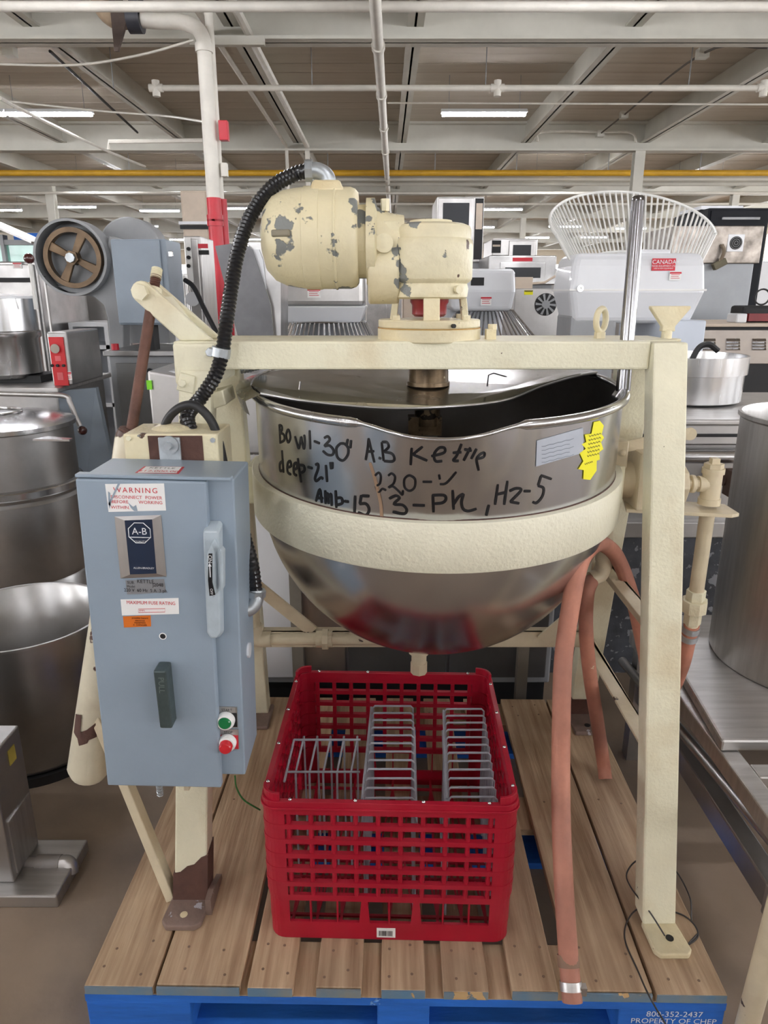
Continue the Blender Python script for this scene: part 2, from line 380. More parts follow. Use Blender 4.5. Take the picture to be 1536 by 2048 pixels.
# fluorescent fixtures
def fixture(x, y, label, L=1.22):
    r = root('ceiling_light', (x, y, 3.86), label, 'light', 'strip lights under the roof')
    hb = MB().prism([(-0.075, 0), (0.075, 0), (0.035, 0.05), (-0.035, 0.05)], (x - L / 2, y, 3.87), (0, 1, 0), (0, 0, 1), (L, 0, 0))
    ob('housing', hb, WHITE, r, bev=0.004)
    for dy in (-0.035, 0.035): ob('tube', MB().cyl((x - L / 2 + 0.02, y + dy, 3.85), (x + L / 2 - 0.02, y + dy, 3.85), 0.018, seg=10), TUBE, r)
    for dx in (-0.5, 0.5): ob('hanger', MB().cyl((x + dx, y, 3.92), (x + dx, y, CEIL), 0.004, seg=6), GREYP, r)
    return r
fx0 = fixture(1.42, 11.3, 'lit strip light hanging over the white wire mixer guard')
spots = [(-4.75, 11.3, 'lit strip light at the upper left edge of the picture'), (-5.99, 11.3, 'lit strip light cut by the left picture edge')]
for x, y, l in spots: copy_tree(fx0, None, (x, y, 3.86), l)
GL = 'one of the small far strip lights under the roof'
for y in (17.2, 23, 28.8, 34.6, 40):
    for x in (-11.5, -9, -6.5, -4.2, 1.3, 3.6, 7.2, 9.5):
        if random.random() < 0.8: copy_tree(fx0, None, (x + random.uniform(-0.4, 0.4), y + random.uniform(-0.8, 0.8), 3.86), GL)
NL = 'added strip light, unseen above the camera side, lighting the scene'
for y in (-5, -0.6, 5.4):
    for x in (-7.5, -2.6, 1.8, 6.6): copy_tree(fx0, None, (x, y, 3.86), NL)  # unseen strip lights added to light the kettle from above
# columns
for x, y in ((4.62, 14.2), (-7.6, 17.6), (-3.1, 20.0), (4.7, 25.8), (-8, 25.8), (1.9, 25.8), (9.1, 20), (0.3, 37.4), (-10.2, 31.6)):
    c = MB().bb(x - 0.09, x + 0.09, y - 0.09, y - 0.075, 0, GB).bb(x - 0.09, x + 0.09, y + 0.075, y + 0.09, 0, GB).bb(x - 0.01, x + 0.01, y - 0.08, y + 0.08, 0, GB)
    o = ob('building_column', c, BEAMM, None); o['kind'] = 'structure'
# ---------------------------------------------------------------- pallet
DK = 0.142
pal = root('wooden_pallet', (0.045, 1.53, 0), 'blue-edged wooden pallet carrying the kettle and the red crate', 'pallet')
PROT = Matrix.Translation((0.045, 1.53, 0)) @ Matrix.Rotation(math.radians(-0.9), 4, 'Z')
NAIL = bpy.data.meshes.new('nail'); nm_ = MB().cyl((0, 0, 0), (0, 0, 0.0024), 0.003, seg=8); NAIL.from_pydata([tuple(v) for v in nm_.v], [], nm_.f); NAIL.materials.append(M('nail_head', (122, 98, 80), 0.6, var=0.1))
def nail(p, parent, rt):
    n_ = bpy.data.objects.new('nail', NAIL); COL.objects.link(n_); n_.parent = parent; n_.location = p - OFF[rt.name]
pxs = [(174, 316), (318, 490), (501, 596), (638, 733), (768, 861), (892, 986), (1028, 1124), (1156, 1310), (1313, 1456)]
for i, (a, b) in enumerate(pxs):
    x0 = (a - 815) * 1.352 / F; x1 = (b - 815) * 1.352 / F
    mb = MB(PROT).bb(x0 + 0.002, x1 - 0.002, -0.508 + random.uniform(-0.003, 0.004), 0.508, DK - 0.019, DK)
    o = ob('deck_board', mb, WOOD, pal, bev=0.0015)
    ends = MB(PROT).bb(x0 + 0.003, x1 - 0.003, -0.5125, -0.5085, DK - 0.0185, DK - 0.001)
    ob('end_grain', ends, BLUEEND, o)
    for yy in (-0.478, -0.42, 0.02, 0.42, 0.47):
        for fx in (0.25, 0.75): nail(PROT @ Vector((x0 + (x1 - x0) * fx + random.uniform(-0.01, 0.01), yy + random.uniform(-0.01, 0.01), DK - 0.002)), o, pal)
for yy in (-0.45, 0.0, 0.45):
    o = ob('stringer_board', MB(PROT).bb(-0.6095, 0.6095, yy - 0.06, yy + 0.06, DK - 0.038, DK - 0.0195), WOOD, pal, bev=0.001)
    if yy < 0: ob('blue_edge', MB(PROT).bb(-0.6095, 0.6095, yy - 0.0615, yy - 0.0602, DK - 0.0375, DK - 0.02), BLUEW, o)
    for xx, w in ((-0.51, 0.2), (0.0, 0.1), (0.51, 0.2)):
        ob('block', MB(PROT).bb(xx - w / 2, xx + w / 2, yy - 0.06, yy + 0.06, 0.019, DK - 0.0385), BLUEW, pal, bev=0.003)
    ob('bottom_board', MB(PROT).bb(-0.6095, 0.6095, yy - 0.06, yy + 0.06, 0.0, 0.0185), BLUEW, pal, bev=0.001)
u_ = PROT.to_3x3() @ X3
for k, (s_, sz, zz) in enumerate((('800-352-2437', 0.019, 0.0925), ('PROPERTY OF CHEP', 0.018, 0.075))):
    text('stencil_lettering', s_, sz, PROT @ Vector((0.515, -0.5102, zz)), u_, Z3, WHITEINK, pal, lift=0.001)
# ---------------------------------------------------------------- kettle
K = root('tilting_kettle', (0.09, 1.53, DK), 'cream painted tilting mixing kettle with large steel bowl on the pallet', 'kettle')
# frame
BT, BB = 1.313, 1.258
ob('cross_beam', MB().bb(-0.415, 0.526, 1.432, 1.64, BB, BT).bb(0.526, 0.594, 1.47, 1.64, BB, BT), CREAM, K, bev=0.004)
def leg(xb0, xb1, yb, xt0, xt1, yt, zt, d, zb=DK + 0.012, mat=CREAM):
    """leg whose front face runs from (yb,zb) to (yt,zt)"""
    b = [(xb0, yb, zb), (xb1, yb, zb), (xb1, yb + d, zb), (xb0, yb + d, zb)]
    t = [(xt0, yt, zt), (xt1, yt, zt), (xt1, yt + d, zt), (xt0, yt + d, zt)]
    return MB().hexa(b, t)
lg = ob('leg', leg(0.535, 0.604, 1.155, 0.526, 0.594, 1.42, BT - 0.002, 0.05), CREAM, K, 'cream front leg with bent foot tab', bev=0.004)
ob('foot_tab', MB().prism([(0, 0), (0.07, 0), (0.078, 0.066), (0.068, 0.078), (0.012, 0.078), (0.002, 0.066)], (0.535, 1.163, DK), X3, -Y3, (0, 0, 0.013)), CREAM_ROUGH, lg, bev=0.003)
ob('bolt_hole', MB().cyl((0.578, 1.122, DK + 0.0125), (0.578, 1.122, DK + 0.0142), 0.008, seg=14), DARK, lg)
lg = ob('leg', leg(-0.452, -0.382, 1.219, -0.405, -0.34, 1.42, BB, 0.05), CREAM, K, bev=0.004)
def legpt(x, z, f=-0.003):                    # front face of the left front leg
    t = (z - DK - 0.012) / (BB - DK - 0.012)
    x0 = -0.452 + t * 0.047; x1 = -0.382 + t * 0.042
    return Vector((x0 + (x1 - x0) * x, 1.219 + t * 0.201 + f, z))
cuff = MB(); jag = [0.0, 0.003, 0.016, 0.02, 0.036, 0.042]
lo = [legpt(-0.03 + 1.06 * k / 5, DK + 0.012) for k in range(6)]; hi = [legpt(-0.03 + 1.06 * k / 5, DK + 0.072 + jag[k]) for k in range(6)]
bk = Vector((0, 0.056, 0))
for k in range(5): cuff.hexa([lo[k], lo[k + 1], lo[k + 1] + bk, lo[k] + bk], [hi[k], hi[k + 1], hi[k + 1] + bk, hi[k] + bk])
ob('bare_rusty_cuff', cuff, RUST, lg, 'bare brown patch where the paint has flaked off')
ob('foot_tab', MB().prism([(0, 0), (0.085, 0), (0.075, 0.09), (0.062, 0.1), (0.004, 0.1), (-0.008, 0.085)], (-0.455, 1.25, DK), X3, -Y3, (0, 0, 0.014)), FOOT, lg, 'worn brown foot tab', bev=0.003)
ob('foot_rib', MB().prism([(0, 0), (0.1, 0), (0.1, 0.012), (0.03, 0.04), (0, 0.04)], (-0.377, 1.19, DK), Y3, Z3, (0.012, 0, 0)), FOOT, lg)
ob('bolt_hole', MB().cyl((-0.42, 1.178, DK + 0.0125), (-0.42, 1.178, DK + 0.0152), 0.008, seg=10), CREAM_ROUGH, lg)
lg = ob('leg', leg(0.58, 0.65, 1.93, 0.522, 0.6, 1.59, BB, 0.05), CREAM, K, 'rear leg behind the right front leg', bev=0.004)
ob('bare_rusty_cuff', leg(0.577, 0.653, 1.926, 0.5745, 0.6505, 1.907, DK + 0.075, 0.056), RUST, lg)
ob('foot_tab', MB().bb(0.57, 0.655, 1.83, 1.985, DK, DK + 0.013), FOOT, lg, bev=0.004)
ob('bolt_hole', MB().cyl((0.615, 1.865, DK + 0.0125), (0.615, 1.865, DK + 0.0142), 0.009, seg=14), DARK, lg)
lg = ob('leg', leg(-0.43, -0.36, 1.93, -0.405, -0.32, 1.59, BB, 0.05), CREAM, K, bev=0.004)
ob('foot_tab', MB().bb(-0.44, -0.35, 1.86, 1.985, DK, DK + 0.013), FOOT, lg, bev=0.004)
# side rails, cross bars and gussets
for z, y0, y1 in ((0.715, 1.31, 1.76), (0.45, 1.24, 1.84)):
    for x in (0.59, -0.41): ob('side_rail', MB().bb(x - 0.006, x + 0.006, y0, y1, z - 0.035, z + 0.012).bb(x - 0.03, x + 0.006, y0, y1, z + 0.004, z + 0.012), CREAM_DARK, K, bev=0.002)
ob('rear_cross_bar', MB().bb(-0.42, 0.61, 1.84, 1.852, 0.43, 0.478).bb(-0.42, 0.61, 1.84, 1.875, 0.47, 0.478), CREAM_DARK, K, bev=0.002)
ob('gusset', MB().beam(A(505, 1165, Y=1.8), A(625, 1262, Y=1.83), 0.035, 0.008), CREAM_DARK, K)
ob('gusset', MB().beam(A(1085, 1280, Y=1.83), A(1185, 1195, Y=1.8), 0.035, 0.008), CREAM_DARK, K)
ob('strut', MB().beam(A(346, 1795, Y=1.235), A(250, 1560, Y=1.30), 0.02, 0.03).beam(A(250, 1560, Y=1.30), A(190, 1420, Y=1.34), 0.02, 0.03), CREAM_DARK, K, bev=0.002)
# head block and pivot arm at the left end of the beam
hb = MB().bb(-0.415, -0.33, 1.424, 1.60, 1.228, 1.31)
ob('head_block', hb, CREAM, K, bev=0.006)
ob('lug', MB().prism([(0, 0), (0.034, -0.008), (0.04, 0.026), (0.01, 0.034)], A(352, 780, Y=1.41), X3, Z3, (0, 0.02, 0)).cyl(A(364, 767, Y=1.412), A(364, 767, Y=1.404), 0.009, seg=6), CREAM, K, bev=0.002)
ob('bracket_plate', MB().prism([(0, 0), (0.075, 0.02), (0.08, -0.01), (0.02, -0.03)], A(372, 800, Y=1.43), X3, Z3, (0, 0.10, 0)), CREAM, K, bev=0.003)
pv = A(291, 584, Y=1.47); e1 = A(372, 676, Y=1.47); e2 = A(437, 672, Y=1.47)
for yy in (1.445, 1.515):
    poly = []; 
    for k in range(9):
        a = math.radians(45 + 180 * k / 8); poly.append((pv.x + 0.021 * math.cos(a), pv.z + 0.021 * math.sin(a)))
    poly += [(e1.x - 0.005, BT), (e2.x - 0.005, BT)]
    ob('pivot_arm', MB().prism(poly, (0, yy, 0), X3, Z3, (0, 0.014, 0)), CREAM, K, bev=0.003)
web = MB().beam(pv + Vector((0.035, 0.015, -0.012)), Vector((-0.375, 1.485, BT)), 0.012, 0.06, (0, 1, 0))
ob('arm_web', web, CREAM, K)
ob('pivot_bolt', MB().cyl((pv.x, 1.434, pv.z), (pv.x, 1.53, pv.z), 0.012, seg=12).cyl((pv.x, 1.43, pv.z), (pv.x, 1.446, pv.z), 0.016, seg=6), CREAM, K)
s0 = A(313, 546, Y=1.487); s1 = A(262, 868, Y=1.36)
sc = MB(); pts = [s0.lerp(s1, k / 160) for k in range(161)]
sc.tube(pts, [0.0105 if (k > 26 or k % 2) else 0.0088 for k in range(161)], 12)
ob('lift_screw', sc, SCREWM, K, 'rusty brown lifting screw')
ob('screw_top', MB().tube([s0.lerp(s1, k / 200 - 0.03) for k in range(14)], [0.0112 if k % 2 else 0.0095 for k in range(14)], 12), CREAM, K)
ob('screw_nut', MB().cyl(s0.lerp(s1, 0.1), s0.lerp(s1, 0.17), 0.017, seg=12), CREAM, K)
t0 = A(264, 862, Y=1.36); t1 = A(178, 1535, Y=1.36)
cov = MB().tube([t0, t0.lerp(t1, 0.02), t0.lerp(t1, 0.5), t1, t1 + (t1 - t0).normalized() * 0.02], [0.026, 0.03, 0.036, 0.046, 0.036], 20)
cv = ob('screw_cover', cov, M('flaked_cream_paint', (222, 214, 190), 0.4, var=0.05, vscale=6, bump=0.3, bscale=60, chips=[(7, 0.585, (84, 58, 50))], stain=(5, 0.5, 0.7, (150, 124, 92), 0.5)), K, 'long flaked cream cover of the lifting screw')
tax = (t1 - t0).normalized()
def on_cover(px, py):
    q = A(px, py, Y=1.36); k_ = max(0.0, min(1.0, (q - t0).dot(tax) / (t1 - t0).length)); c_ = t0.lerp(t1, k_); r_ = (0.03 + 0.016 * k_) + 0.0012; dx = max(-r_ * 0.99, min(r_ * 0.99, (q - c_).dot(X3)))
    return Vector((c_.x + dx, 1.36 - math.sqrt(r_ * r_ - dx * dx), q.z))
rp_ = [(163, 1412), (178, 1409), (176, 1442), (190, 1436), (206, 1424), (208, 1452), (194, 1456), (191, 1462), (174, 1468), (170, 1455), (160, 1447)]
bm_ = bmesh.new(); bm_.faces.new([bm_.verts.new((x_, y_, 0)) for x_, y_ in rp_]); bmesh.ops.triangulate(bm_, faces=bm_.faces[:]); bmesh.ops.subdivide_edges(bm_, edges=bm_.edges[:], cuts=2, use_grid_fill=True); bm_.verts.index_update()
ob('bare_rusty_patch', MB().add([on_cover(v_.co.x, v_.co.y) for v_ in bm_.verts], [[v_.index for v_ in f_.verts] for f_ in bm_.faces], True), RUST, cv); bm_.free()
ob('cover_cap', MB().cyl(t0 - (t1 - t0).normalized() * 0.004, t0 + (t1 - t0).normalized() * 0.002, 0.024, seg=18), RUST, cv)
# mounting plate above the switch box
p0 = A(245, 868, Y=1.25); p1 = A(435, 868, Y=1.25)
mp = ob('mounting_plate', MB().bb(p0.x, p1.x, 1.25, 1.36, 1.02, p0.z), CREAM_ROUGH, K, bev=0.003)
r0 = A(295, 870, Y=1.249).x; r1 = A(404, 870, Y=1.249).x
ob('bare_rusty_patch', MB().bb(r0, r1, 1.2485, 1.2505, 1.03, p0.z - 0.003), RUST, mp)
g0 = A(316, 872, Y=1.247); g1 = A(360, 872, Y=1.247)
ob('square_washer', MB().bb(g0.x, g1.x, 1.243, 1.249, g0.z - 0.045, g0.z - 0.002), GALV, mp, bev=0.002)
gc = A(339, 890, Y=1.242)
ob('bolt', MB().cyl(gc, gc + Vector((0, -0.004, 0)), 0.0165, seg=20).cyl(gc + Vector((0, -0.004, 0)), gc + Vector((0, -0.012, 0)), 0.007, seg=6), GALV, mp)
for x, y in ((258, 876), (426, 880)):
    c = A(x, y, Y=1.25); ob('screw', MB().cyl(c, c + Vector((0, -0.004, 0)), 0.0045, seg=10), GALV if x > 300 else CREAM, mp)
ob('gear_cap', MB().lathe([(0.001, 0.02), (0.03, 0.017), (0.045, 0.008), (0.05, -0.02)], A(348, 868, Y=1.31), seg=24), CREAM_ROUGH, K)
# bowl
BC = Vector((0.113, 1.556, 1.002)); TILT = Matrix.Rotation(math.radians(3.2), 3, 'X'); ZR = 0.2115; RB = 0.386; RH = 0.39
TH0 = -PI / 2 - 0.055
def sm(t): t = max(0, min(1, t)); return t * t * (3 - 2 * t)
def spout(th, z):
    if z < 0.045: return 0.0
    d = (th - TH0 + PI) % (2 * PI) - PI; k = min(1.0, (z - 0.045) / (ZR - 0.045)); w = 0.36 * (max(0.0, 1 - (1 - k) ** 2.2)) ** 0.5 + 0.02
    q = 1 - abs(d) / w
    if q <= 0: return 0.0
    return 0.036 * k ** 0.8 * min(1.0, sm(q * 1.25))
def rad(th, z): return (RB if z >= 0 else math.sqrt(max(0, RH * RH - z * z)) * RB / RH) + spout(th, z)
def zrim(th):
    d = (th - TH0 + PI) % (2 * PI) - PI
    return ZR - 0.012 * sm(1 - abs(d) / 0.37)
def bp(th, z, off=0.0):
    r = rad(th, z) + off; return BC + TILT @ Vector((r * math.cos(th), r * math.sin(th), z))
NS = 192
def shell(off, zs):
    mb = MB(); vs = []; fs = []
    for j, z in enumerate(zs):
        for i in range(NS):
            th = 2 * PI * i / NS
            zz = z if z <= 0.02 else 0.02 + (z - 0.02) * (zrim(th) - 0.02) / (ZR - 0.02)
            vs.append(bp(th, zz, off if z > -0.36 else off * 0.0))
    n = len(zs)
    for j in range(n - 1):
        for i in range(NS): k = (i + 1) % NS; fs.append((j * NS + i, j * NS + k, (j + 1) * NS + k, (j + 1) * NS + i))
    mb.add(vs, fs, True); return mb
zs = [ZR - (ZR - 0.02) * k / 16 for k in range(17)] + [0.0] + [-RH * math.sin(PI / 2 * k / 20) for k in range(1, 20)] + [-RH * 0.99999]
bowl = ob('bowl', shell(0.0, zs), STEEL_BOWL, K, 'round bottomed stainless bowl with a pouring lip')
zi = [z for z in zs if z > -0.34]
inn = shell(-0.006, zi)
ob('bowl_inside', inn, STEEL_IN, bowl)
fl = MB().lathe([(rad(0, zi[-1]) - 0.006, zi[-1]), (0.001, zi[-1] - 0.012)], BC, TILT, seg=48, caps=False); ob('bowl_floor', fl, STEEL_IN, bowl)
rim = [bp(2 * PI * i / NS, zrim(2 * PI * i / NS), 0.001 + (0.0015 if True else 0)) for i in range(NS)]
rr = []
for i in range(NS):
    d = (2 * PI * i / NS - TH0 + PI) % (2 * PI) - PI; rr.append(0.0035 + 0.0055 * sm((abs(d) - 0.33) / 0.06))
ob('rolled_rim', MB().tube(rim, rr, 10, closed=True), STEEL, bowl)
band = MB().lathe([(RB - 0.002, 0.047), (0.401, 0.047), (0.403, 0.044), (0.403, -0.044), (0.401, -0.047), (RB - 0.012, -0.047)], BC, TILT, seg=128, caps=False)
ob('support_band', band, CREAM_BAND, bowl, 'wide cream band around the bowl')
ob('band_seam', MB().lathe([(RB + 0.001, 0.0485), (0.3885, 0.0465)], BC, TILT, seg=128, caps=False), RUST, bowl)
for sx in (-1, 1):
    c = BC + Vector((sx * 0.402, 0, 0)); ob('trunnion_pad', MB().box(c, (0.02, 0.11, 0.085)), CREAM, bowl, bev=0.004)
# marker pen lettering on the bowl
def on_bowl(px, py, off=0.0009):
    xc, yc = (px - CX) / F, (CY - py) / F
    d = Vector((xc, math.cos(PITCH) + yc * math.sin(PITCH), -math.sin(PITCH) + yc * math.cos(PITCH))); o = Vector((0, 0, CAMZ)); Ti = TILT.transposed()
    def g(t):
        q = Ti @ (o + d * t - BC); return math.hypot(q.x, q.y) - rad(math.atan2(q.y, q.x), q.z), q
    t = 0.95
    while g(t)[0] > 0 and t < 1.9: t += 0.004
    a, b = t - 0.004, t
    for _ in range(24):
        m_ = (a + b) / 2
        if g(m_)[0] > 0: a = m_
        else: b = m_
    q = g(b)[1]; th = math.atan2(q.y, q.x); p = bp(th, q.z, off)
    n = (bp(th, q.z, 0.02) - bp(th, q.z, 0.0)).normalized(); return p, n
def ribbon(strokes, w, mb=None):
    mb = mb or MB()
    for st in strokes:
        P = catmull([Vector((p[0], p[1], 0)) for p in st], 5) if len(st) > 2 else [Vector((st[0][0], st[0][1], 0)).lerp(Vector((st[1][0], st[1][1], 0)), k / 6) for k in range(7)]
        S = [on_bowl(p.x, p.y) for p in P]; vs = []; fs = []
        for i, (p, n) in enumerate(S):
            t = (S[min(i + 1, len(S) - 1)][0] - S[max(i - 1, 0)][0]).normalized(); s_ = n.cross(t).normalized()
            ww = w * (0.8 if i in (0, len(S) - 1) else 1.0); vs += [p + s_ * ww / 2, p - s_ * ww / 2]
        for i in range(len(S) - 1): fs.append((2 * i, 2 * i + 1, 2 * i + 3, 2 * i + 2))
        mb.add(vs, fs)
    return mb
def C1(*pts): return [(540 + x * 0.1953, 840 + y * 0.1953) for x, y in pts]
def C2(*pts): return [(800 + x * 0.2734, 840 + y * 0.2734) for x, y in pts]
L1 = [C1((95, 45), (100, 140), (105, 235)), C1((95, 50), (120, 65), (122, 100), (100, 130)), C1((100, 130), (140, 150), (145, 205), (100, 235)),
      C1((180, 100), (165, 160), (185, 230), (208, 180), (195, 110), (178, 98)), C1((255, 165), (275, 240), (295, 290), (310, 220), (320, 175), (330, 240), (348, 295), (355, 215), (350, 150)),
      C1((405, 105), (412, 300)), C1((450, 215), (510, 240)), C1((555, 185), (590, 168), (610, 205), (560, 265), (610, 262), (650, 310), (640, 355), (590, 355), (540, 315)),
      C1((720, 240), (680, 290), (690, 380), (745, 415), (795, 360), (800, 290), (765, 245), (715, 240)), C1((798, 195), (780, 270)), C1((830, 205), (822, 290))]
L2 = [C1((122, 310), (130, 420), (138, 540)), C1((128, 420), (100, 450), (105, 520), (138, 510)), C1((175, 490), (215, 470), (205, 420), (180, 450), (180, 530), (215, 560)),
      C1((240, 510), (275, 490), (270, 440), (245, 460), (245, 545), (275, 570)), C1((285, 390), (300, 520), (320, 640)), C1((295, 460), (345, 470), (350, 520), (305, 545)),
      C1((385, 480), (435, 495)), C1((465, 460), (490, 450), (492, 500), (462, 590), (475, 625), (520, 590), (545, 605)), C1((572, 460), (585, 635)), C1((618, 430), (628, 505)), C1((640, 430), (638, 500))]
L3 = [C1((470, 835), (510, 710), (530, 850)), C1((475, 800), (545, 800)), C1((565, 720), (570, 860)), C1((570, 790), (590, 750), (600, 860)), C1((605, 790), (625, 760), (632, 880)),
      C1((672, 720), (680, 900)), C1((680, 800), (730, 800), (740, 850), (690, 870)), C1((760, 830), (808, 838)), C1((872, 775), (865, 950)), C1((935, 770), (920, 860)), C1((940, 775), (1018, 780)),
      C1((915, 860), (985, 860), (1015, 920), (980, 975), (900, 945))]
L4 = [C1((1012, 185), (1000, 300), (980, 410)), C1((1012, 190), (1040, 310), (1070, 435)), C1((985, 325), (1065, 320)), C1((1112, 386), (1138, 396)), C1((1145, 225), (1165, 420)),
      C1((1145, 225), (1200, 230), (1215, 275), (1165, 325)), C1((1165, 325), (1250, 345), (1275, 395), (1250, 425), (1165, 420)),
      C2((85, 205), (78, 330)), C2((165, 195), (90, 255)), C2((90, 250), (200, 298)), C2((228, 265), (320, 240), (325, 205), (285, 205), (250, 250), (260, 300), (310, 300)),
      C2((450, 175), (415, 260), (390, 295), (430, 300)), C2((385, 240), (450, 235)), C2((515, 200), (490, 250), (465, 298)), C2((470, 215), (525, 225)), C2((560, 210), (520, 285)),
      C2((560, 285), (610, 270), (615, 240), (580, 255), (560, 290), (575, 370))]
L5 = [C1((1075, 570), (1110, 540), (1135, 570), (1125, 650), (1085, 680), (1115, 735), (1150, 705), (1190, 720)), C1((1210, 570), (1245, 548), (1280, 580), (1265, 650), (1215, 690), (1260, 680), (1320, 730), (1355, 765), (1362, 720)),
      C1((1410, 570), (1375, 610), (1380, 690), (1430, 725), (1480, 690), (1485, 610), (1440, 570), (1400, 575)), C2((165, 452), (235, 452)), C2((285, 400), (292, 435)), C2((290, 470), (340, 460), (412, 380))]
L6 = [C1((1220, 805), (1290, 775), (1325, 800), (1270, 860), (1360, 870), (1400, 920), (1370, 960), (1255, 940)), C2((92, 622), (182, 625)), C2((240, 550), (245, 675)), C2((235, 550), (320, 550), (335, 580), (310, 605), (250, 612)),
      C2((385, 515), (392, 655)), C2((390, 620), (430, 560), (465, 540)), C2((465, 540), (450, 600), (462, 650), (500, 665), (560, 648)), C2((650, 620), (630, 700))]
L7 = [C2((715, 470), (695, 620)), C2((785, 445), (762, 620)), C2((700, 545), (775, 530)), C2((800, 520), (850, 500), (885, 515), (805, 600)), C2((805, 598), (872, 610)), C2((905, 520), (955, 520)),
      C2((1030, 405), (1108, 432)), C2((1032, 408), (1010, 480)), C2((1010, 480), (1050, 500), (1040, 560), (1000, 605), (970, 600))]
for Ls, w in ((L1, 0.0046), (L2, 0.005), (L3, 0.0052), (L4, 0.0046), (L5, 0.004), (L6, 0.0052), (L7, 0.005)):
    ob('marker_lettering', ribbon(Ls, w), INK, bowl, 'black marker pen writing on the bowl')
def patch(polypx, off):
    """a flat sheet stuck on the bowl, polygon given in pixels"""
    mb = MB(); bm = bmesh.new(); vs = [bm.verts.new((p[0], p[1], 0)) for p in polypx]; f = bm.faces.new(vs)
    bmesh.ops.triangulate(bm, faces=[f]); bmesh.ops.subdivide_edges(bm, edges=bm.edges[:], cuts=3, use_grid_fill=True)
    bm.verts.index_update()
    mb.add([on_bowl(v.co.x, v.co.y, off)[0] for v in bm.verts], [[v.index for v in f.verts] for f in bm.faces], True); bm.free(); return mb
star = [(1186, 844), (1191.5, 854), (1198, 841), (1200.5, 855), (1206, 851), (1202, 868), (1206.5, 875), (1200.5, 884), (1205, 898), (1197, 904), (1198, 919), (1192, 921), (1191.5, 941), (1184, 935), (1179, 959.5), (1173, 944), (1165, 958), (1166, 940), (1155, 938), (1165, 922), (1158, 906), (1170, 897), (1162, 888), (1171, 884), (1168, 869), (1181.4, 867)]
card = ob('price_card', patch(star, 0.0016), YELLOWST, bowl, 'fluorescent yellow star shaped price card')
cst = []
for k, yy in enumerate((872, 880, 888, 896, 904, 912, 928)):
    x0, x1 = (1176, 1200) if k < 6 else (1172, 1188)
    cst.append([(x0 + (x1 - x0) * i / 9 - k * 0.8, yy - i * 0.6 + (1.6 if i % 2 else -1.6)) for i in range(10)])
def rib2(sts, w, off):
    mb = MB()
    for st in sts:
        S = [on_bowl(p[0], p[1], off) for p in st]; vs = []; fs = []
        for i, (p, n) in enumerate(S):
            t = (S[min(i + 1, len(S) - 1)][0] - S[max(i - 1, 0)][0]).normalized(); s_ = n.cross(t).normalized(); vs += [p + s_ * w / 2, p - s_ * w / 2]
        for i in range(len(S) - 1): fs.append((2 * i, 2 * i + 1, 2 * i + 3, 2 * i + 2))
        mb.add(vs, fs)
    return mb
ob('card_writing', rib2(cst, 0.0011, 0.0024), INK, bowl)
ob('rating_plate', patch([(1073, 881), (1165, 855), (1166, 905), (1071, 933)], 0.0013), M('rating_plate_metal', (190, 197, 208), 0.35, 0.35, var=0.05, chips=[(30, 0.7, (150, 96, 80))]), bowl, 'thin metal rating plate')
pst = [[(1082 + 8 * i, 893 + 8 * k - 2.0 * i + (0.7 if i % 2 else -0.7)) for i in range(9 - (k % 2))] for k in range(5)]
ob('plate_print', rib2(pst, 0.0009, 0.0019), M('plate_print_grey', (120, 128, 140), 0.5), bowl)
ob('rust_streak', ribbon([[(740, 925), (748, 950), (757, 985), (762, 1010), (764, 1044)]], 0.006), M('rust_run', (150, 122, 98), 0.5), bowl, 'brown rust run below the lettering')
# lid
def lidpt(x, y, dz=0.0): return BC + TILT @ Vector((x, y, ZR + 0.010 + dz))
lp = [(-0.352, -0.138), (-0.26, -0.168), (-0.12, -0.186), (0.0, -0.178), (0.12, -0.12), (0.22, -0.035), (0.31, 0.05), (0.372, 0.10)]
for k in range(1, 18):
    a = math.radians(15.0 + (201.4 - 15.0) * k / 18); lp.append((0.392 * math.cos(a), 0.392 * math.sin(a)))
lp = lp[:8] + lp[8:]
lp = [(x, y - (0.02 if i < 5 else 0.0)) for i, (x, y) in enumerate(lp)]
def ldz(x, y): return 0.004 - 0.018 * sm((0.08 - y) / 0.24) * sm((0.36 - abs(x)) / 0.2)
lm = MB(); n = len(lp); up = [lidpt(x, y, ldz(x, y)) for x, y in lp]; dn = [p - Vector((0, 0, 0.003)) for p in up]
lm.add(up + dn, [tuple(range(n)), tuple(range(n, 2 * n))[::-1]] + [(i, n + i, n + (i + 1) % n, (i + 1) % n) for i in range(n)])
lid = ob('half_lid', lm, LIDM, bowl, 'stainless half lid over the back of the bowl')
ob('lid_edge', MB().tube(catmull([lidpt(x, y, ldz(x, y) - 0.002) for x, y in lp[:8]], 6), 0.0035, 8), STEEL_DK, lid)
lip = MB(); arc = [math.radians(150 + 58 * k / 14) for k in range(15)]
lv = [BC + TILT @ Vector((0.394 * math.cos(a), 0.394 * math.sin(a), ZR + 0.016)) for a in arc] + [BC + TILT @ Vector((0.425 * math.cos(a), 0.425 * math.sin(a), ZR + 0.006)) for a in arc] + [BC + TILT @ Vector((0.418 * math.cos(a), 0.418 * math.sin(a), ZR - 0.022)) for a in arc]
lip.add(lv, [(15 * r + i, 15 * r + i + 1, 15 * r + 16 + i, 15 * r + 15 + i) for r in range(2) for i in range(14)], True)
ob('lid_lip', lip, LIDM, lid)
hd = lidpt(-0.28, -0.135, 0.006); ob('lid_pin', MB().cyl(hd, hd + Vector((0.003, 0, 0.016)), 0.0022, seg=8), CHROME, lid)
hd = lidpt(0.095, -0.1, 0.006); ob('lid_clip', MB().tube([hd, hd + Vector((0.002, 0, 0.022)), hd + Vector((0.012, 0.004, 0.026)), hd + Vector((0.04, 0.01, 0.018))], 0.0016, 6), DARK, lid)
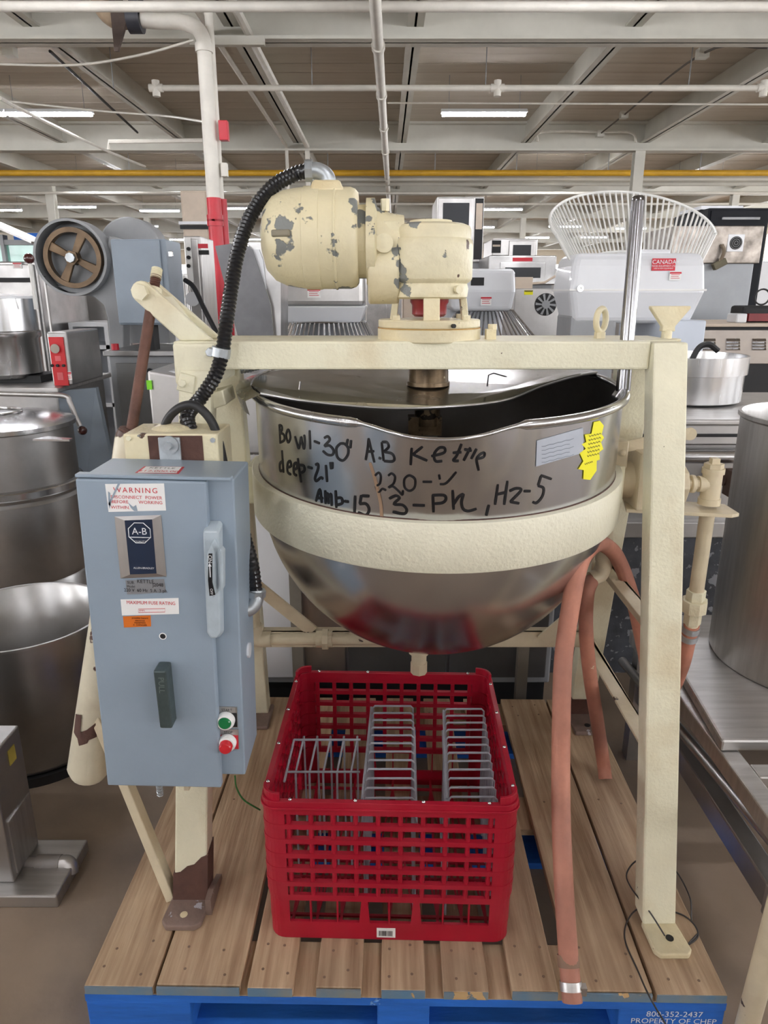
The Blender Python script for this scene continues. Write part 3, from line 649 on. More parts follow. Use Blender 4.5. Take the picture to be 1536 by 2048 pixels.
# agitator shaft
SX, SY = 0.094, 1.531
ob('agitator_shaft', MB().cyl((SX, SY, 1.222), (SX, SY, BB + 0.01), 0.043, seg=28).cyl((SX, SY, 1.216), (SX, SY, 1.224), 0.046, seg=28), GREASE, K, 'greasy brown agitator shaft')
ob('agitator_hub', MB().cyl((SX, SY, 1.13), (SX, SY, 1.217), 0.028, seg=20).bb(SX - 0.042, SX + 0.03, SY - 0.02, SY + 0.02, 1.11, 1.15), GREASE, K)
ag = MB().bb(SX - 0.022, SX + 0.022, SY - 0.012, SY + 0.012, 0.74, 1.12)
arcp = [Vector((SX + 0.3 * math.sin(a), SY, 0.99 - 0.3 * math.cos(a))) for a in [math.radians(-80 + 160 * k / 20) for k in range(21)]]
ag.tube(arcp, 0.012, 8); ob('agitator_blade', ag, STEEL_DK, K)
# drive: flange, lantern, gearbox, motor
fl_ = ob('bearing_flange', MB().cyl((SX, SY, BT - 0.005), (SX, SY, BT + 0.022), 0.107, seg=56).cyl((SX, SY, BT + 0.022), (SX, SY, BT + 0.039), 0.1055, seg=56), CREAM_ROUGH, K, 'round cream flange on the beam', bev=0.003)
hp = Vector((SX + 0.04, SY - 0.0985, BT + 0.029)); ob('oil_hole', MB().cyl(hp, hp + Vector((0.003, -0.0075, 0)), 0.004, seg=10), DARK, fl_)
FT = BT + 0.039
ob('rust_line', MB().lathe([(0.1064, -0.0008), (0.1074, 0.0), (0.1064, 0.0008)], (SX, SY, BT + 0.022), seg=56, caps=False), M('rust_stain', (196, 146, 70), 0.6), fl_)
for k, a in enumerate((-140, -40, 140, 40)):
    c = Vector((SX + 0.092 * math.cos(math.radians(a)), SY + 0.092 * math.sin(math.radians(a)), FT)); ob('flange_bolt', MB().cyl(c, c + Vector((0, 0, 0.009)), 0.009, seg=6), CREAM_ROUGH, fl_)
ob('grease_nipple', MB().bb(SX + 0.115, SX + 0.135, SY - 0.04, SY - 0.015, BT, BT + 0.02).cyl((SX + 0.128, SY - 0.03, BT + 0.018), (SX + 0.128, SY - 0.03, BT + 0.03), 0.009, seg=8), CREAM_ROUGH, fl_)
gb = ob('gearbox', MB().lathe([(0.001, 0.0), (0.07, 0.0), (0.077, 0.004), (0.079, 0.02), (0.076, 0.03), (0.084, 0.036), (0.086, 0.04), (0.086, 0.104), (0.0845, 0.112), (0.081, 0.115), (0.0815, 0.132), (0.078, 0.139), (0.068, 0.143), (0.044, 0.145), (0.042, 0.15), (0.001, 0.151)], (SX, SY, 1.392), seg=56), CREAM_ROUGH, K, 'upright cream gearbox with lid')
for a in (-90, 178, 2, 90):
    lan = MB()
    c = Vector((math.cos(math.radians(a)), math.sin(math.radians(a)), 0)); t = Vector((-c.y, c.x, 0)); w = 0.016 if a == -90 else 0.010
    lo = Vector((SX, SY, FT - 0.002)) + c * 0.076; hi = Vector((SX, SY, 1.394)) + c * 0.07
    lan.hexa([lo - t * w + c * 0.006, lo + t * w + c * 0.006, lo + t * w - c * 0.008, lo - t * w - c * 0.008], [hi - t * w + c * 0.006, hi + t * w + c * 0.006, hi + t * w - c * 0.008, hi - t * w - c * 0.008])
    ob('lantern_leg', lan, CREAM_ROUGH, K, bev=0.002)
ob('coupling', MB().lathe([(0.001, 0.0), (0.03, 0.001), (0.036, 0.006), (0.036, 0.024), (0.04, 0.03), (0.04, 0.04), (0.001, 0.041)], (SX, SY, FT + 0.004), seg=28), M('dark_red_coupling', (140, 24, 36), 0.3, var=0.1, coat=0.3), K, 'dark red coupling inside the lantern')
bl = Vector((SX + 0.05, SY - 0.064, 1.41)); ob('drain_plug', MB().cyl(bl, bl + Vector((0.004, -0.008, 0)), 0.008, seg=12), CREAM_ROUGH, gb)
MC = Vector((-0.06, SY, 1.508))              # motor axis along X
mot = MB().lathe([(0.001, -0.186), (0.034, -0.184), (0.062, -0.176), (0.08, -0.160), (0.09, -0.138), (0.0945, -0.112), (0.096, -0.098), (0.0978, -0.097), (0.0978, -0.066), (0.0964, -0.0655), (0.0964, -0.038), (0.0982, -0.037), (0.0982, -0.0345), (0.096, -0.033), (0.096, -0.006), (0.092, 0.004), (0.086, 0.009), (0.001, 0.009)], MC, RXAX, seg=64)
mo = ob('motor', mot, MOTOR, K, 'cream motor with paint flaking to grey')
mb_ = MB().lathe([(0.07, 0.009), (0.07, 0.024), (0.082, 0.025), (0.082, 0.042), (0.066, 0.046), (0.055, 0.07), (0.05, 0.10)], MC + Vector((0, 0, -0.006)), RXAX, seg=48)
ob('motor_flange', mb_, MOTOR, mo)
ob('adapter_housing', MB().cyl(MC + Vector((0.028, 0, -0.06)), MC + Vector((0.09, 0, -0.06)), 0.066, seg=40).bb(MC.x + 0.05, MC.x + 0.1, SY - 0.05, SY + 0.05, MC.z - 0.08, MC.z + 0.03), CREAM_ROUGH, mo, bev=0.004)
ob('bolt_boss', MB().cyl(MC + Vector((0.06, -0.05, -0.012)), MC + Vector((0.06, -0.066, -0.012)), 0.018, seg=18), CREAM_ROUGH, mo)
ob('bolt_head', MB().cyl(MC + Vector((0.062, -0.02, 0.05)), MC + Vector((0.062, -0.02, 0.072)), 0.009, seg=6), CREAM_ROUGH, mo)
sl = MC + Vector((-0.135, -0.0865, 0.004))
ob('vent_slot', MB().box(sl, (0.038, 0.014, 0.013), (0, 0, -0.28)), M('slot_shade', (128, 120, 100), 0.5), mo, bev=0.003)  # raised bar, coloured darker to stand in for the slot's shaded recess
jb = Vector((MC.x - 0.05, SY, MC.z + 0.084))
ob('terminal_box', MB().hexa([jb + Vector(p) for p in ((-0.034, -0.045, 0), (0.034, -0.045, 0), (0.034, 0.045, 0), (-0.034, 0.045, 0))], [jb + Vector(p) for p in ((-0.028, -0.035, 0.021), (0.024, -0.035, 0.021), (0.024, 0.035, 0.021), (-0.028, 0.035, 0.021))]), CREAM_ROUGH, mo, bev=0.005)
# conduits
el = jb + Vector((0.0, -0.004, 0.016))
elp = catmull([el, el + Vector((0, 0, 0.008)), el + Vector((-0.006, 0, 0.018)), el + Vector((-0.02, 0, 0.025)), el + Vector((-0.034, 0, 0.025))], 6)
ce = ob('conduit_elbow', MB().tube(elp, 0.0155, 16).cyl(el + Vector((0, 0, -0.002)), el + Vector((0, 0, 0.006)), 0.021, seg=6).cyl(el + Vector((-0.030, 0, 0.025)), el + Vector((-0.044, 0, 0.025)), 0.0205, seg=8), GALV, K)
cs = el + Vector((-0.042, 0, 0.025))
cp = [cs, A(588, 349, Y=1.53), A(545, 374, Y=1.52), A(505, 425, Y=1.50), A(478, 495, Y=1.47), A(462, 580, Y=1.44), A(452, 650, Y=1.41), A(445, 702, Y=1.40), A(430, 752, Y=1.385), A(398, 800, Y=1.37), A(375, 832, Y=1.33), A(385, 875, Y=1.30), A(400, 930, Y=1.26)]
con = ob('flexible_conduit', corrugated(MB(), cp, 0.0148), BLACKP, K, 'black ribbed conduit from the motor')
cl = A(443, 706, Y=1.40)
ob('conduit_clamp', MB().cyl(cl + Vector((0.001, 0, 0.010)), cl + Vector((-0.003, 0, -0.008)), 0.0185, seg=20).box(cl + Vector((-0.014, 0.008, 0)), (0.026, 0.012, 0.014)).cyl(cl + Vector((-0.02, -0.012, 0.002)), cl + Vector((-0.02, 0.01, 0.002)), 0.009, seg=6), GALV, con, bev=0.001)
ob('rubber_cable', MB().tube(catmull([A(322, 880, Y=1.32), A(336, 838, Y=1.31), A(362, 814, Y=1.30), A(392, 812, Y=1.295), A(420, 838, Y=1.29), A(437, 880, Y=1.29), A(450, 940, Y=1.29)], 8), 0.0082, 12), RUBBER, K, 'black rubber cable loop')
ob('steel_flex', corrugated(MB(), [A(462, 738, Y=1.62), A(490, 738, Y=1.62), A(530, 728, Y=1.64)], 0.010, 0.006), GALV, K)
c2 = A(512, 1180, Y=1.22); c2p = [c2, A(505, 1130, Y=1.23), A(492, 1080, Y=1.25), A(478, 1020, Y=1.27), A(470, 960, Y=1.28)]
con = ob('flexible_conduit', corrugated(MB(), c2p, 0.0125), BLACKP, K, 'black ribbed conduit beside the switch box')
ep = catmull([A(480, 1218, Y=1.2), A(496, 1219, Y=1.205), A(508, 1210, Y=1.21), A(513, 1196, Y=1.215), A(513, 1182, Y=1.22)], 6)
ob('conduit_elbow', MB().tube(ep, 0.0135, 14).cyl(A(512, 1192, Y=1.22), A(513, 1180, Y=1.22), 0.018, seg=8).cyl(A(490, 1219, Y=1.2), A(497, 1219, Y=1.2), 0.018, seg=8), GALV, con)
# eye bolt, wedge screw, tilt handle
eb = A(1199, 676, Y=1.53)
ob('eye_bolt', MB().tube([eb + Vector((0.017 * math.cos(a) * 0.75, 0.01 * math.cos(a), 0.036 + 0.023 * math.sin(a))) for a in [2 * PI * k / 24 for k in range(24)]], 0.0065, 10, closed=True).cyl(eb + Vector((0, 0, -0.006)), eb + Vector((0, 0, 0.012)), 0.012, seg=8), CREAM_ROUGH, K)
tb = A(1332, 680, Y=1.54)
ob('wedge_screw', MB().prism([(-0.014, 0.018), (0.014, 0.018), (0.013, 0.028), (0.041, 0.064), (0.041, 0.069), (-0.041, 0.069), (-0.041, 0.064), (-0.013, 0.028)], tb + Vector((0, -0.009, 0)), X3, Z3, (0, 0.018, 0)).cyl(tb, tb + Vector((0, 0, 0.022)), 0.011, seg=12).cyl(tb + Vector((0, 0, -0.002)), tb + Vector((0, 0, 0.003)), 0.03, seg=20), CREAM_ROUGH, K, bev=0.002)
h0 = A(1246, 782, Y=1.47); h1 = A(1277, 392, Y=1.50)
hn = ob('tilt_handle', MB().tube([h0, h0.lerp(h1, 0.97), h0.lerp(h1, 0.99), h1], [0.0145, 0.0135, 0.0125, 0.009], 20), M('handle_steel', (150, 150, 153), 0.2, 1.0, var=0.1, vscale=14, stretch=(6, 6, 0.3)), K, 'upright polished steel tilt handle')
ob('handle_bracket', MB().beam(h0 + Vector((0.0, 0, 0.006)), h0 + Vector((-0.014, 0, -0.016)), 0.016, 0.026), STEEL_DK, hn, bev=0.003)
# right trunnion, steam fittings
TZ, TY = 1.003, 1.55
tr = ob('trunnion', MB().cyl((0.505, TY, TZ), (0.575, TY, TZ), 0.042, seg=32), CREAM_DARK, K, bev=0.002)
cb = A(1243, 905, Y=1.51)
ob('clevis', MB().bb(cb.x - 0.014, cb.x + 0.014, 1.505, 1.545, cb.z - 0.035, cb.z + 0.026).cyl(cb + Vector((0, -0.002, 0)), cb + Vector((0, -0.010, 0)), 0.008, seg=12), CREAM_DARK, tr, bev=0.005)
ob('locking_lever', MB().beam(A(1250, 893, Y=1.54), A(1385, 866, Y=1.54), 0.008, 0.024, (0, 0, 1)).cyl(A(1380, 868, Y=1.535), A(1380, 868, Y=1.55), 0.014, seg=16), CREAM_DARK, tr)
ob('bearing_block', MB().bb(0.552, 0.62, 1.49, 1.61, 0.945, 1.075), CREAM_DARK, K, bev=0.006)
ob('bearing_shelf', MB().prism([(0.535, 1.50), (0.75, 1.46), (0.77, 1.47), (0.77, 1.54), (0.56, 1.60)], (0, 0, 0.94), X3, Y3, (0, 0, 0.008)), CREAM_DARK, K, bev=0.001)
tee = MB().cyl((0.60, 1.51, TZ), (0.655, 1.51, TZ), 0.045, seg=8).cyl((0.655, 1.51, TZ), (0.705, 1.51, TZ), 0.013, seg=14).cyl((0.672, 1.51, TZ), (0.682, 1.51, TZ), 0.02, seg=14)
ob('steam_flange_nut', tee, CREAM_DARK, K, bev=0.002)
tx = A(1424, 960, Y=1.51).x
ob('pipe_tee', MB().cyl((tx, 1.51, TZ - 0.042), (tx, 1.51, TZ + 0.034), 0.021, seg=18).cyl((tx, 1.51, TZ - 0.046), (tx, 1.51, TZ - 0.032), 0.024, seg=18).cyl((tx, 1.51, TZ + 0.024), (tx, 1.51, TZ + 0.036), 0.024, seg=18).cyl((tx - 0.03, 1.51, TZ), (tx, 1.51, TZ), 0.018, seg=16)
   .cyl((tx, 1.51, TZ + 0.036), (tx, 1.51, TZ + 0.046), 0.021, seg=6).cyl((tx, 1.51, TZ + 0.046), (tx, 1.51, TZ + 0.058), 0.012, seg=4), CREAM_DARK, K)
d0 = Vector((tx, 1.51, 0.945)); d1 = A(1391, 1195, Y=1.53)
dp = ob('steam_pipe', MB().cyl(d0, d1, 0.0165, seg=18), CREAM_DARK, K)
un = MB(); dv = (d1 - d0).normalized()
for a, b, r, s_ in ((-0.02, 0.005, 0.022, 6), (0.005, 0.036, 0.029, 8), (0.036, 0.07, 0.02, 6), (0.07, 0.082, 0.015, 12)): un.cyl(d1 + dv * a, d1 + dv * b, r, seg=s_)
ob('pipe_union', un, CREAM, dp, bev=0.001)
# long hose: from the steam pipe, behind the leg, over the condensate pipe, down over the pallet edge
u1 = d1 + dv * 0.074
hosep = [u1, A(1375, 1285, Y=1.55), A(1362, 1335, Y=1.58), A(1335, 1392, Y=1.64), A(1305, 1380, Y=1.69), A(1288, 1300, Y=1.69), A(1266, 1200, Y=1.66), A(1236, 1118, Y=1.60), A(1205, 1088, Y=1.50), A(1180, 1096, Y=1.40), A(1158, 1130, Y=1.33), A(1140, 1220, Y=1.29), A(1126, 1330, Y=1.26), A(1122, 1480, Y=1.21), A(1122, 1620, Y=1.15), A(1127, 1760, Y=1.08), A(1136, 1900, Y=1.025), A(1142, 1975, Y=0.99), A(1145, 2005, Y=0.975)]
ho = ob('long_hose', MB().tube(catmull(hosep, 10), 0.0182, 18), HOSE, K, 'long orange rubber hose hanging over the pallet edge')
cl = MB(); hd = (A(1375, 1285, Y=1.55) - u1).normalized()
for t in (0.012, 0.036): cl.cyl(u1 + hd * (t - 0.008), u1 + hd * (t + 0.008), 0.0205, seg=20)
ob('hose_clamp', cl, GALV, ho)
hd = (Vector(hosep[-1]) - Vector(hosep[-2])).normalized(); e = Vector(hosep[-1])
ob('hose_clamp', MB().cyl(e - hd * 0.033, e - hd * 0.018, 0.0205, seg=20).box(e - hd * 0.026 + Vector((0.02, -0.008, 0)), (0.012, 0.012, 0.018)), STEEL_SAT, ho)
ob('hose_clamp', MB().cyl(e - hd * 0.075, e - hd * 0.055, 0.0202, seg=20), M('brown_tape', (132, 104, 84), 0.6, var=0.1), ho)
q0 = A(1213, 985, Y=1.62); q1 = A(1211, 1090, Y=1.63)
cpipe = ob('condensate_pipe', MB().cyl(q0, q1, 0.0175, seg=18).cyl(q1 - Vector((0, 0, 0.0)), q1 + Vector((0, 0, -0.04)), 0.0215, seg=18), CREAM_DARK, K)
q2 = q1 + Vector((0, 0, -0.04))
ob('pipe_elbow', MB().tube(catmull([q2, q2 + Vector((0, 0, -0.018)), q2 + Vector((-0.01, -0.004, -0.038)), q2 + Vector((-0.03, -0.01, -0.046))], 6), 0.02, 14), CREAM_DARK, cpipe)
q3 = q2 + Vector((-0.028, -0.01, -0.046))
hp2 = [q3, A(1174, 1190, Y=1.585), A(1172, 1260, Y=1.575), A(1180, 1350, Y=1.59), A(1194, 1440, Y=1.61), A(1206, 1520, Y=1.635), A(1211, 1558, Z=DK + 0.019)]
ob('short_hose', MB().tube(catmull(hp2, 10), 0.0175, 18), HOSE, K, 'shorter orange hose standing on the deck')
# condensate line at the left and drain
z_ = A(560, 1278, Y=1.6).z
xL = A(510, 1278, Y=1.6).x; xR = 0.02
lineM = MB().cyl((xL + 0.02, 1.6, z_), (xR, 1.6, z_), 0.0155, seg=16)
ln = ob('drain_line', lineM, CREAM_DARK, K)
xc_ = A(650, 1278, Y=1.6).x
ob('line_coupling', MB().cyl((xc_ - 0.022, 1.6, z_), (xc_ + 0.018, 1.6, z_), 0.021, seg=14).cyl((xc_ - 0.006, 1.6, z_), (xc_ + 0.008, 1.6, z_), 0.027, seg=8), CREAM_DARK, ln)
ob('line_elbow', MB().tube(catmull([(xL + 0.04, 1.6, z_), (xL + 0.012, 1.6, z_), (xL, 1.6, z_ + 0.014), (xL, 1.6, z_ + 0.04)], 6), 0.02, 14), CREAM_DARK, ln)
ob('line_riser', MB().cyl((xL, 1.6, z_ + 0.03), (xL, 1.6, 0.98), 0.0155, seg=14), CREAM_DARK, ln)
ob('left_trunnion', MB().cyl((-0.39, 1.55, TZ), (-0.27, 1.55, TZ), 0.035, seg=24), CREAM_DARK, K)
dr = BC + Vector((0, 0, -0.39)); dr = Vector((A(838, 1310, Y=1.53).x, 1.53, 0.615))
ob('drain_fitting', MB().cyl(dr, dr + Vector((0, 0, -0.03)), 0.019, seg=12).cyl(dr + Vector((0, 0, -0.012)), dr + Vector((0, 0, -0.035)), 0.025, seg=12).cyl(dr + Vector((0, 0, -0.035)), dr + Vector((0, 0, -0.08)), 0.018, seg=14).cyl(dr + Vector((0, 0, -0.06)), dr + Vector((0, 0, -0.088)), 0.02, seg=8), CREAM_DARK, K)
# ---------------------------------------------------------------- switch box
SB = root('electrical_switch_box', (-0.38, 1.18, 0.5436), 'blue grey electrical switch box with warning sticker hanging on the kettle frame', 'switch box')
RO = math.radians(1.4); uu = Vector((math.cos(RO), 0, -math.sin(RO))); vv = Vector((math.sin(RO), 0, math.cos(RO)))
P0 = Vector((-0.507, 1.10, 0.5436)); BX = Matrix.Translation(P0) @ Matrix(((uu.x, 0, vv.x), (0, 1, 0), (uu.z, 0, vv.z))).to_4x4()
def sb(mat=None): return MB(BX)
bxw, bxh = 0.25, 0.578
ch = 0.03
body = sb().prism([(0.006, 0.012), (bxw, 0.012), (bxw, bxh), (0.006, bxh)], (0, 0.015, 0), X3, Z3, (0, 0.127, 0))
ob('enclosure', body, BLUEGREY, SB, bev=0.003)
dw = 0.2085
door = ob('door', sb().bb(0, dw, -0.002, 0.0145, -0.004, bxh - 0.002), BLUEGREY, SB, bev=0.003)
ob('top_lip', sb().bb(-0.002, bxw - 0.002, 0.002, 0.02, bxh - 0.001, bxh + 0.005), BLUEGREY, SB, bev=0.002)
def F1(x, y, d=0.0): return A(x, y, Y=1.0978 - d)
def sheet(px, d, t=0.0006): 
    P = [F1(x, y, d) for x, y in px]; n = len(P); T = Vector((0, t, 0))
    return MB().add(P + [p + T for p in P], [tuple(range(n)), tuple(range(n, 2 * n))[::-1]] + [(i, (i + 1) % n, n + (i + 1) % n, n + i) for i in range(n)])
wst = ob('warning_sticker', sheet([(210, 968), (328, 967), (332, 1021), (217, 1024)], 0.0007), PAPER, door, 'torn white sticker with red warning text')
SF = 1.13 / F
for s_, x, y, sz, al, sp in (('WARNING', 271, 981, 15.5, 'CENTER', 1.3), ('DISCONNECT  POWER', 273, 995, 9.6, 'CENTER', 1.05), ('BEFORE       WORKING', 274, 1004.5, 9.6, 'CENTER', 1.05), ('WITHIN.', 222, 1014.5, 9.6, 'LEFT', 1.05)):
    text('red_print', s_, sz * SF, F1(x, y, 0.0009), uu, vv, REDINK, door, align=al, space=sp, lift=0.0004)
tr_ = MB()
for pts in ([(236, 966), (240, 968), (231, 985), (222, 1005), (219, 1018), (217, 1008), (226, 988)], [(216, 983), (220, 986), (221, 1012), (217, 1010)], [(256, 1005), (266, 1014), (272, 1010), (275, 1022), (268, 1022), (262, 1016)]):
    q = sheet(pts, 0.0016, 0.0004); tr_.add(q.v, q.f)
ob('torn_area', tr_, BLUEGREY, door, kind='stuff')
# nameplate
q = [(229, 1033), (322, 1030), (333, 1153), (241, 1157)]; qi = [(249, 1041), (304, 1039), (313, 1147), (260, 1149)]
npm = MB(); o_ = [F1(*p, 0.001) for p in q]; i_ = [F1(*p, 0.006) for p in qi]
npm.add(o_ + i_, [(0, 1, 5, 4), (1, 2, 6, 5), (2, 3, 7, 6), (3, 0, 4, 7), (4, 5, 6, 7)])
npl = ob('name_plate', npm, STEEL_SAT, door, 'bevelled silver name plate with navy centre')
ob('navy_panel', sheet(qi, 0.0068), NAVY, door)
oc = F1(279, 1066, 0.0076); ring = [(oc + uu * 0.0185 * math.cos(PI / 8 + k * PI / 4) / math.cos(PI / 8) * 0.95 + vv * 0.0185 * math.sin(PI / 8 + k * PI / 4)) for k in range(8)]
ob('octagon_mark', MB().tube(ring, 0.0007, 6, closed=True).beam(oc - uu * 0.0165 - vv * 0.0075, oc + uu * 0.0165 - vv * 0.0075, 0.001, 0.001), WHITEINK, door)
text('letters', 'A-B', 0.0165, F1(279, 1063, 0.0072), uu, vv, WHITEINK, door, sx=0.95)
text('letters', 'QUALITY', 0.0045, F1(281, 1083, 0.0072), uu, vv, WHITEINK, door)
text('letters', 'ALLEN-BRADLEY', 0.0046, F1(288, 1136, 0.0072), uu, vv, WHITEINK, door, sx=1.0)
ob('data_tag', sheet([(251, 1161), (328, 1158), (332, 1185), (254, 1189)], 0.0007), PAPER2, door, 'silver data tag with handwriting')
for s_, x, y, sz, mt in (('SUB.', 262, 1165, 0.007, INK), ('KETTLE', 291, 1163, 0.0095, INK), ('Model', 262, 1173, 0.006, INK), ('J2048', 316, 1170, 0.009, INK), ('220 V  60 Hz  5 A  3 ph.', 292, 1181, 0.0082, INK)):
    text('tag_writing', s_, sz, F1(x, y, 0.0009), uu, vv, mt, door, sx=0.9, lift=0.0004)
ob('fuse_sticker', sheet([(241, 1199), (357, 1196), (358, 1228), (244, 1231)], 0.0007), PAPER, door, 'white maximum fuse rating sticker')
text('red_print', 'MAXIMUM FUSE RATING', 0.0088, F1(302, 1206, 0.0009), uu, vv, REDINK, door, lift=0.0004, sx=0.85)
fb = [F1(x, y, 0.0016) for x, y in ((277, 1218), (330, 1217), (330, 1224), (277, 1225))]
ob('rating_box', MB().tube(fb, 0.0004, 4, closed=True), REDINK, door); text('red_print', 'AMPS', 0.004, F1(284, 1221, 0.0009), uu, vv, REDINK, door, lift=0.0004)
ob('orange_sticker', sheet([(246, 1233), (301, 1231), (302, 1253), (248, 1255)], 0.0007), ORANGE, door)
for k, (s_, y) in enumerate((('possible hazard', 1236), ('electrical', 1241), ('equipment', 1245), ('A  DANGER', 1250))): text('orange_sticker_print', s_, 0.0045, F1(280, y, 0.0009), uu, vv, INK, door, lift=0.0004)
hc = F1(326, 1272, 0.0); ob('screw_hole', MB().cyl(hc + Vector((0, 0.002, 0)), hc + Vector((0, -0.0012, 0)), 0.0052, seg=14), DARK, door)
ob('hole_rim', MB().tube([hc + Vector((0.0056 * math.cos(a), -0.001, 0.0056 * math.sin(a))) for a in [2 * PI * k / 16 for k in range(16)]], 0.0009, 6, closed=True), PAPER, door)
# pull handle
h = [F1(312, 1330), F1(343, 1330), F1(348, 1440), F1(318, 1440)]
pull = MB(); dd = Vector((0, -0.034, 0)); wv = uu * 0.0215
a0 = F1(318, 1322); b0 = F1(330, 1437)
pull.hexa([b0, b0 + wv, b0 + wv + dd * 0.9, b0 + dd * 0.9], [a0, a0 + wv, a0 + wv + dd, a0 + dd])
pu = ob('pull_handle', pull, DARKGREEN, door, 'dark grey pull handle', bev=0.003)
pc = (a0 + b0) / 2 + wv / 2 + dd
text('embossed_word', 'PULL', 0.014, pc + vv * 0.03 - Y3 * -0.001, -vv, uu, M('emboss_grey', (104, 116, 114), 0.4), door, lift=0.001)
# disconnect handle on the flange strip
def F2(x, y, d=0.0): return A(x, y, Y=1.1146 - d)
hl = [F2(411, 1046), F2(414, 1040), F2(442, 1040), F2(446, 1046), F2(449, 1262), F2(440, 1274), F2(428, 1274), F2(420, 1262)]
hm = MB(); n = len(hl); T = Vector((0, -0.026, 0)); cen = sum(hl, Vector()) / n
top = [cen + (p - cen) * 0.9 + T for p in hl]
hm.add(hl + top, [tuple(range(n)), tuple(range(n, 2 * n))[::-1]] + [(i, (i + 1) % n, n + (i + 1) % n, n + i) for i in range(n)])
hd_ = ob('disconnect_handle', hm, HANDLE_GREY, SB, 'long grey disconnect handle', bev=0.003)
lev = MB(); lp_ = [F2(428, 1076, 0.03), F2(437, 1095, 0.03), F2(440, 1180, 0.03), F2(432, 1190, 0.03), F2(420, 1176, 0.03), F2(415, 1135, 0.03), F2(420, 1095, 0.03)]
T = Vector((0, -0.022, 0)); n = len(lp_); cen = sum(lp_, Vector()) / n
lev.add([p + Vector((0, 0.006, 0)) for p in lp_] + [cen + (p - cen) * 0.93 + T for p in lp_], [tuple(range(n)), tuple(range(n, 2 * n))[::-1]] + [(i, (i + 1) % n, n + (i + 1) % n, n + i) for i in range(n)])
ob('lever', lev, HANDLE_GREY, hd_, bev=0.003)
pk = sheet([(417, 1108), (424, 1108), (424, 1165), (430, 1190), (419, 1192), (416, 1160)], 0.062, 0.003)
ob('position_plate', MB().add([p + Vector((0, 0, 0)) for p in pk.v], pk.f), INK, hd_)
text('letters', 'ON', 0.0085, F1(420, 1118, 0.0624), -vv, uu, WHITEINK, hd_, lift=0.0006)
text('letters', 'OFF', 0.006, F1(423, 1183, 0.0624), -vv, uu, WHITEINK, hd_, lift=0.0006)
ar = F1(420, 1140, 0.063); ob('arrow_mark', MB().prism([(-0.0008, -0.012), (0.0008, -0.012), (0.0008, 0.006), (0.0026, 0.006), (0, 0.012), (-0.0026, 0.006), (-0.0008, 0.006)], ar, uu, vv, (0, -0.0004, 0)), WHITEINK, hd_)
ob('lever_back', sheet([(440, 1098), (446, 1105), (446, 1180), (440, 1184)], 0.04, 0.02), HANDLE_GREY, hd_, bev=0.002)
# push buttons
for nm, x, y, col, pcol, wd in (('start_button', 453, 1437, GREENB, DARK, 'START'), ('stop_button', 456, 1481, REDB, REDB, 'STOP')):
    p = F2(x, y); 
    base = ob(nm, MB().box(p + Vector((0.002, -0.001, 0.004)), (0.036, 0.003, 0.042), Matrix((uu, Y3, vv)).transposed()), STEEL_SAT, SB, 'push button marked ' + wd.lower())
    ob('legend_plate', MB().box(p + Vector((0.002, -0.003, -0.001)), (0.0345, 0.0012, 0.028), Matrix((uu, Y3, vv)).transposed()), DARK if wd == 'START' else REDINK, base)
    text('letters', wd, 0.0065, p + vv * 0.0195 + Vector((0.002, -0.003, 0)), uu, vv, INK, base, lift=0.0006)
    ob('bezel', MB().lathe([(0.0165, 0.0), (0.0165, 0.006), (0.0145, 0.011), (0.012, 0.012), (0.012, 0.004)], p + Vector((0, -0.0035, 0)), Matrix.Rotation(PI / 2, 3, 'X'), seg=28, caps=False), PAPER, base)
    e_ = 0.012 if wd == 'START' else 0.02
    ob('cap', MB().lathe([(0.0118, 0.0), (0.0118, e_), (0.0095, e_ + 0.003), (0.001, e_ + 0.0035)], p + Vector((0, -0.004, 0)), Matrix.Rotation(PI / 2, 3, 'X'), seg=24), col, base)
sk = BX @ Vector((bxw, 0.08, 0.235)); ob('knockout_plug', MB().cyl(sk - uu * 0.002, sk + uu * 0.004, 0.014, seg=24), WHITE, SB)
# sticker on the top
def F3(x, y): return A(x, y, Z=P0.z + bxh + 0.0006)
P = [F3(288, 930), F3(369, 929), F3(357, 943), F3(268, 944)]
P = [p + Vector((0, 0, 0.0012 + (p.x - P[0].x) * -math.sin(RO) * 0)) for p in P]
zt = lambda p: (BX @ Vector(((p.x - P0.x), 0, bxh))).z + 0.0008
P = [Vector((p.x, p.y, zt(p))) for p in P]; Pi = [sum(P, Vector()) / 4 + (p - sum(P, Vector()) / 4) * 0.88 + Vector((0, 0, 0.0005)) for p in P]
ob('inventory_sticker', MB().add(P, [(0, 1, 2, 3)]), REDINK, SB, 'red bordered inventory sticker on top'); ob('inventory_sticker_paper', MB().add(Pi, [(0, 1, 2, 3)]), PAPER, SB)
mid = sum(Pi, Vector()) / 4
text('sticker_writing', '$12,000.00', 0.015, mid + Vector((0, -0.012, 0)), uu, Y3, REDINK, SB, lift=0.0006); text('sticker_writing', 'KETTLE', 0.013, mid + Vector((0, 0.010, 0)), uu, Y3, INK, SB, lift=0.0006)
ob('ground_wire', MB().tube(catmull([A(470, 1552, Y=1.2), A(473, 1575, Y=1.22), A(488, 1600, Y=1.24), A(520, 1620, Y=1.27)], 8), 0.0018, 6), M('green_wire', (44, 120, 60), 0.5), SB)
ob('spring', MB().tube([A(318, 1566, Y=1.2) + Vector((0.006 * math.cos(k), 0.006 * math.sin(k), -0.0005 * k)) for k in range(0, 60)], 0.001, 5), GALV, SB)
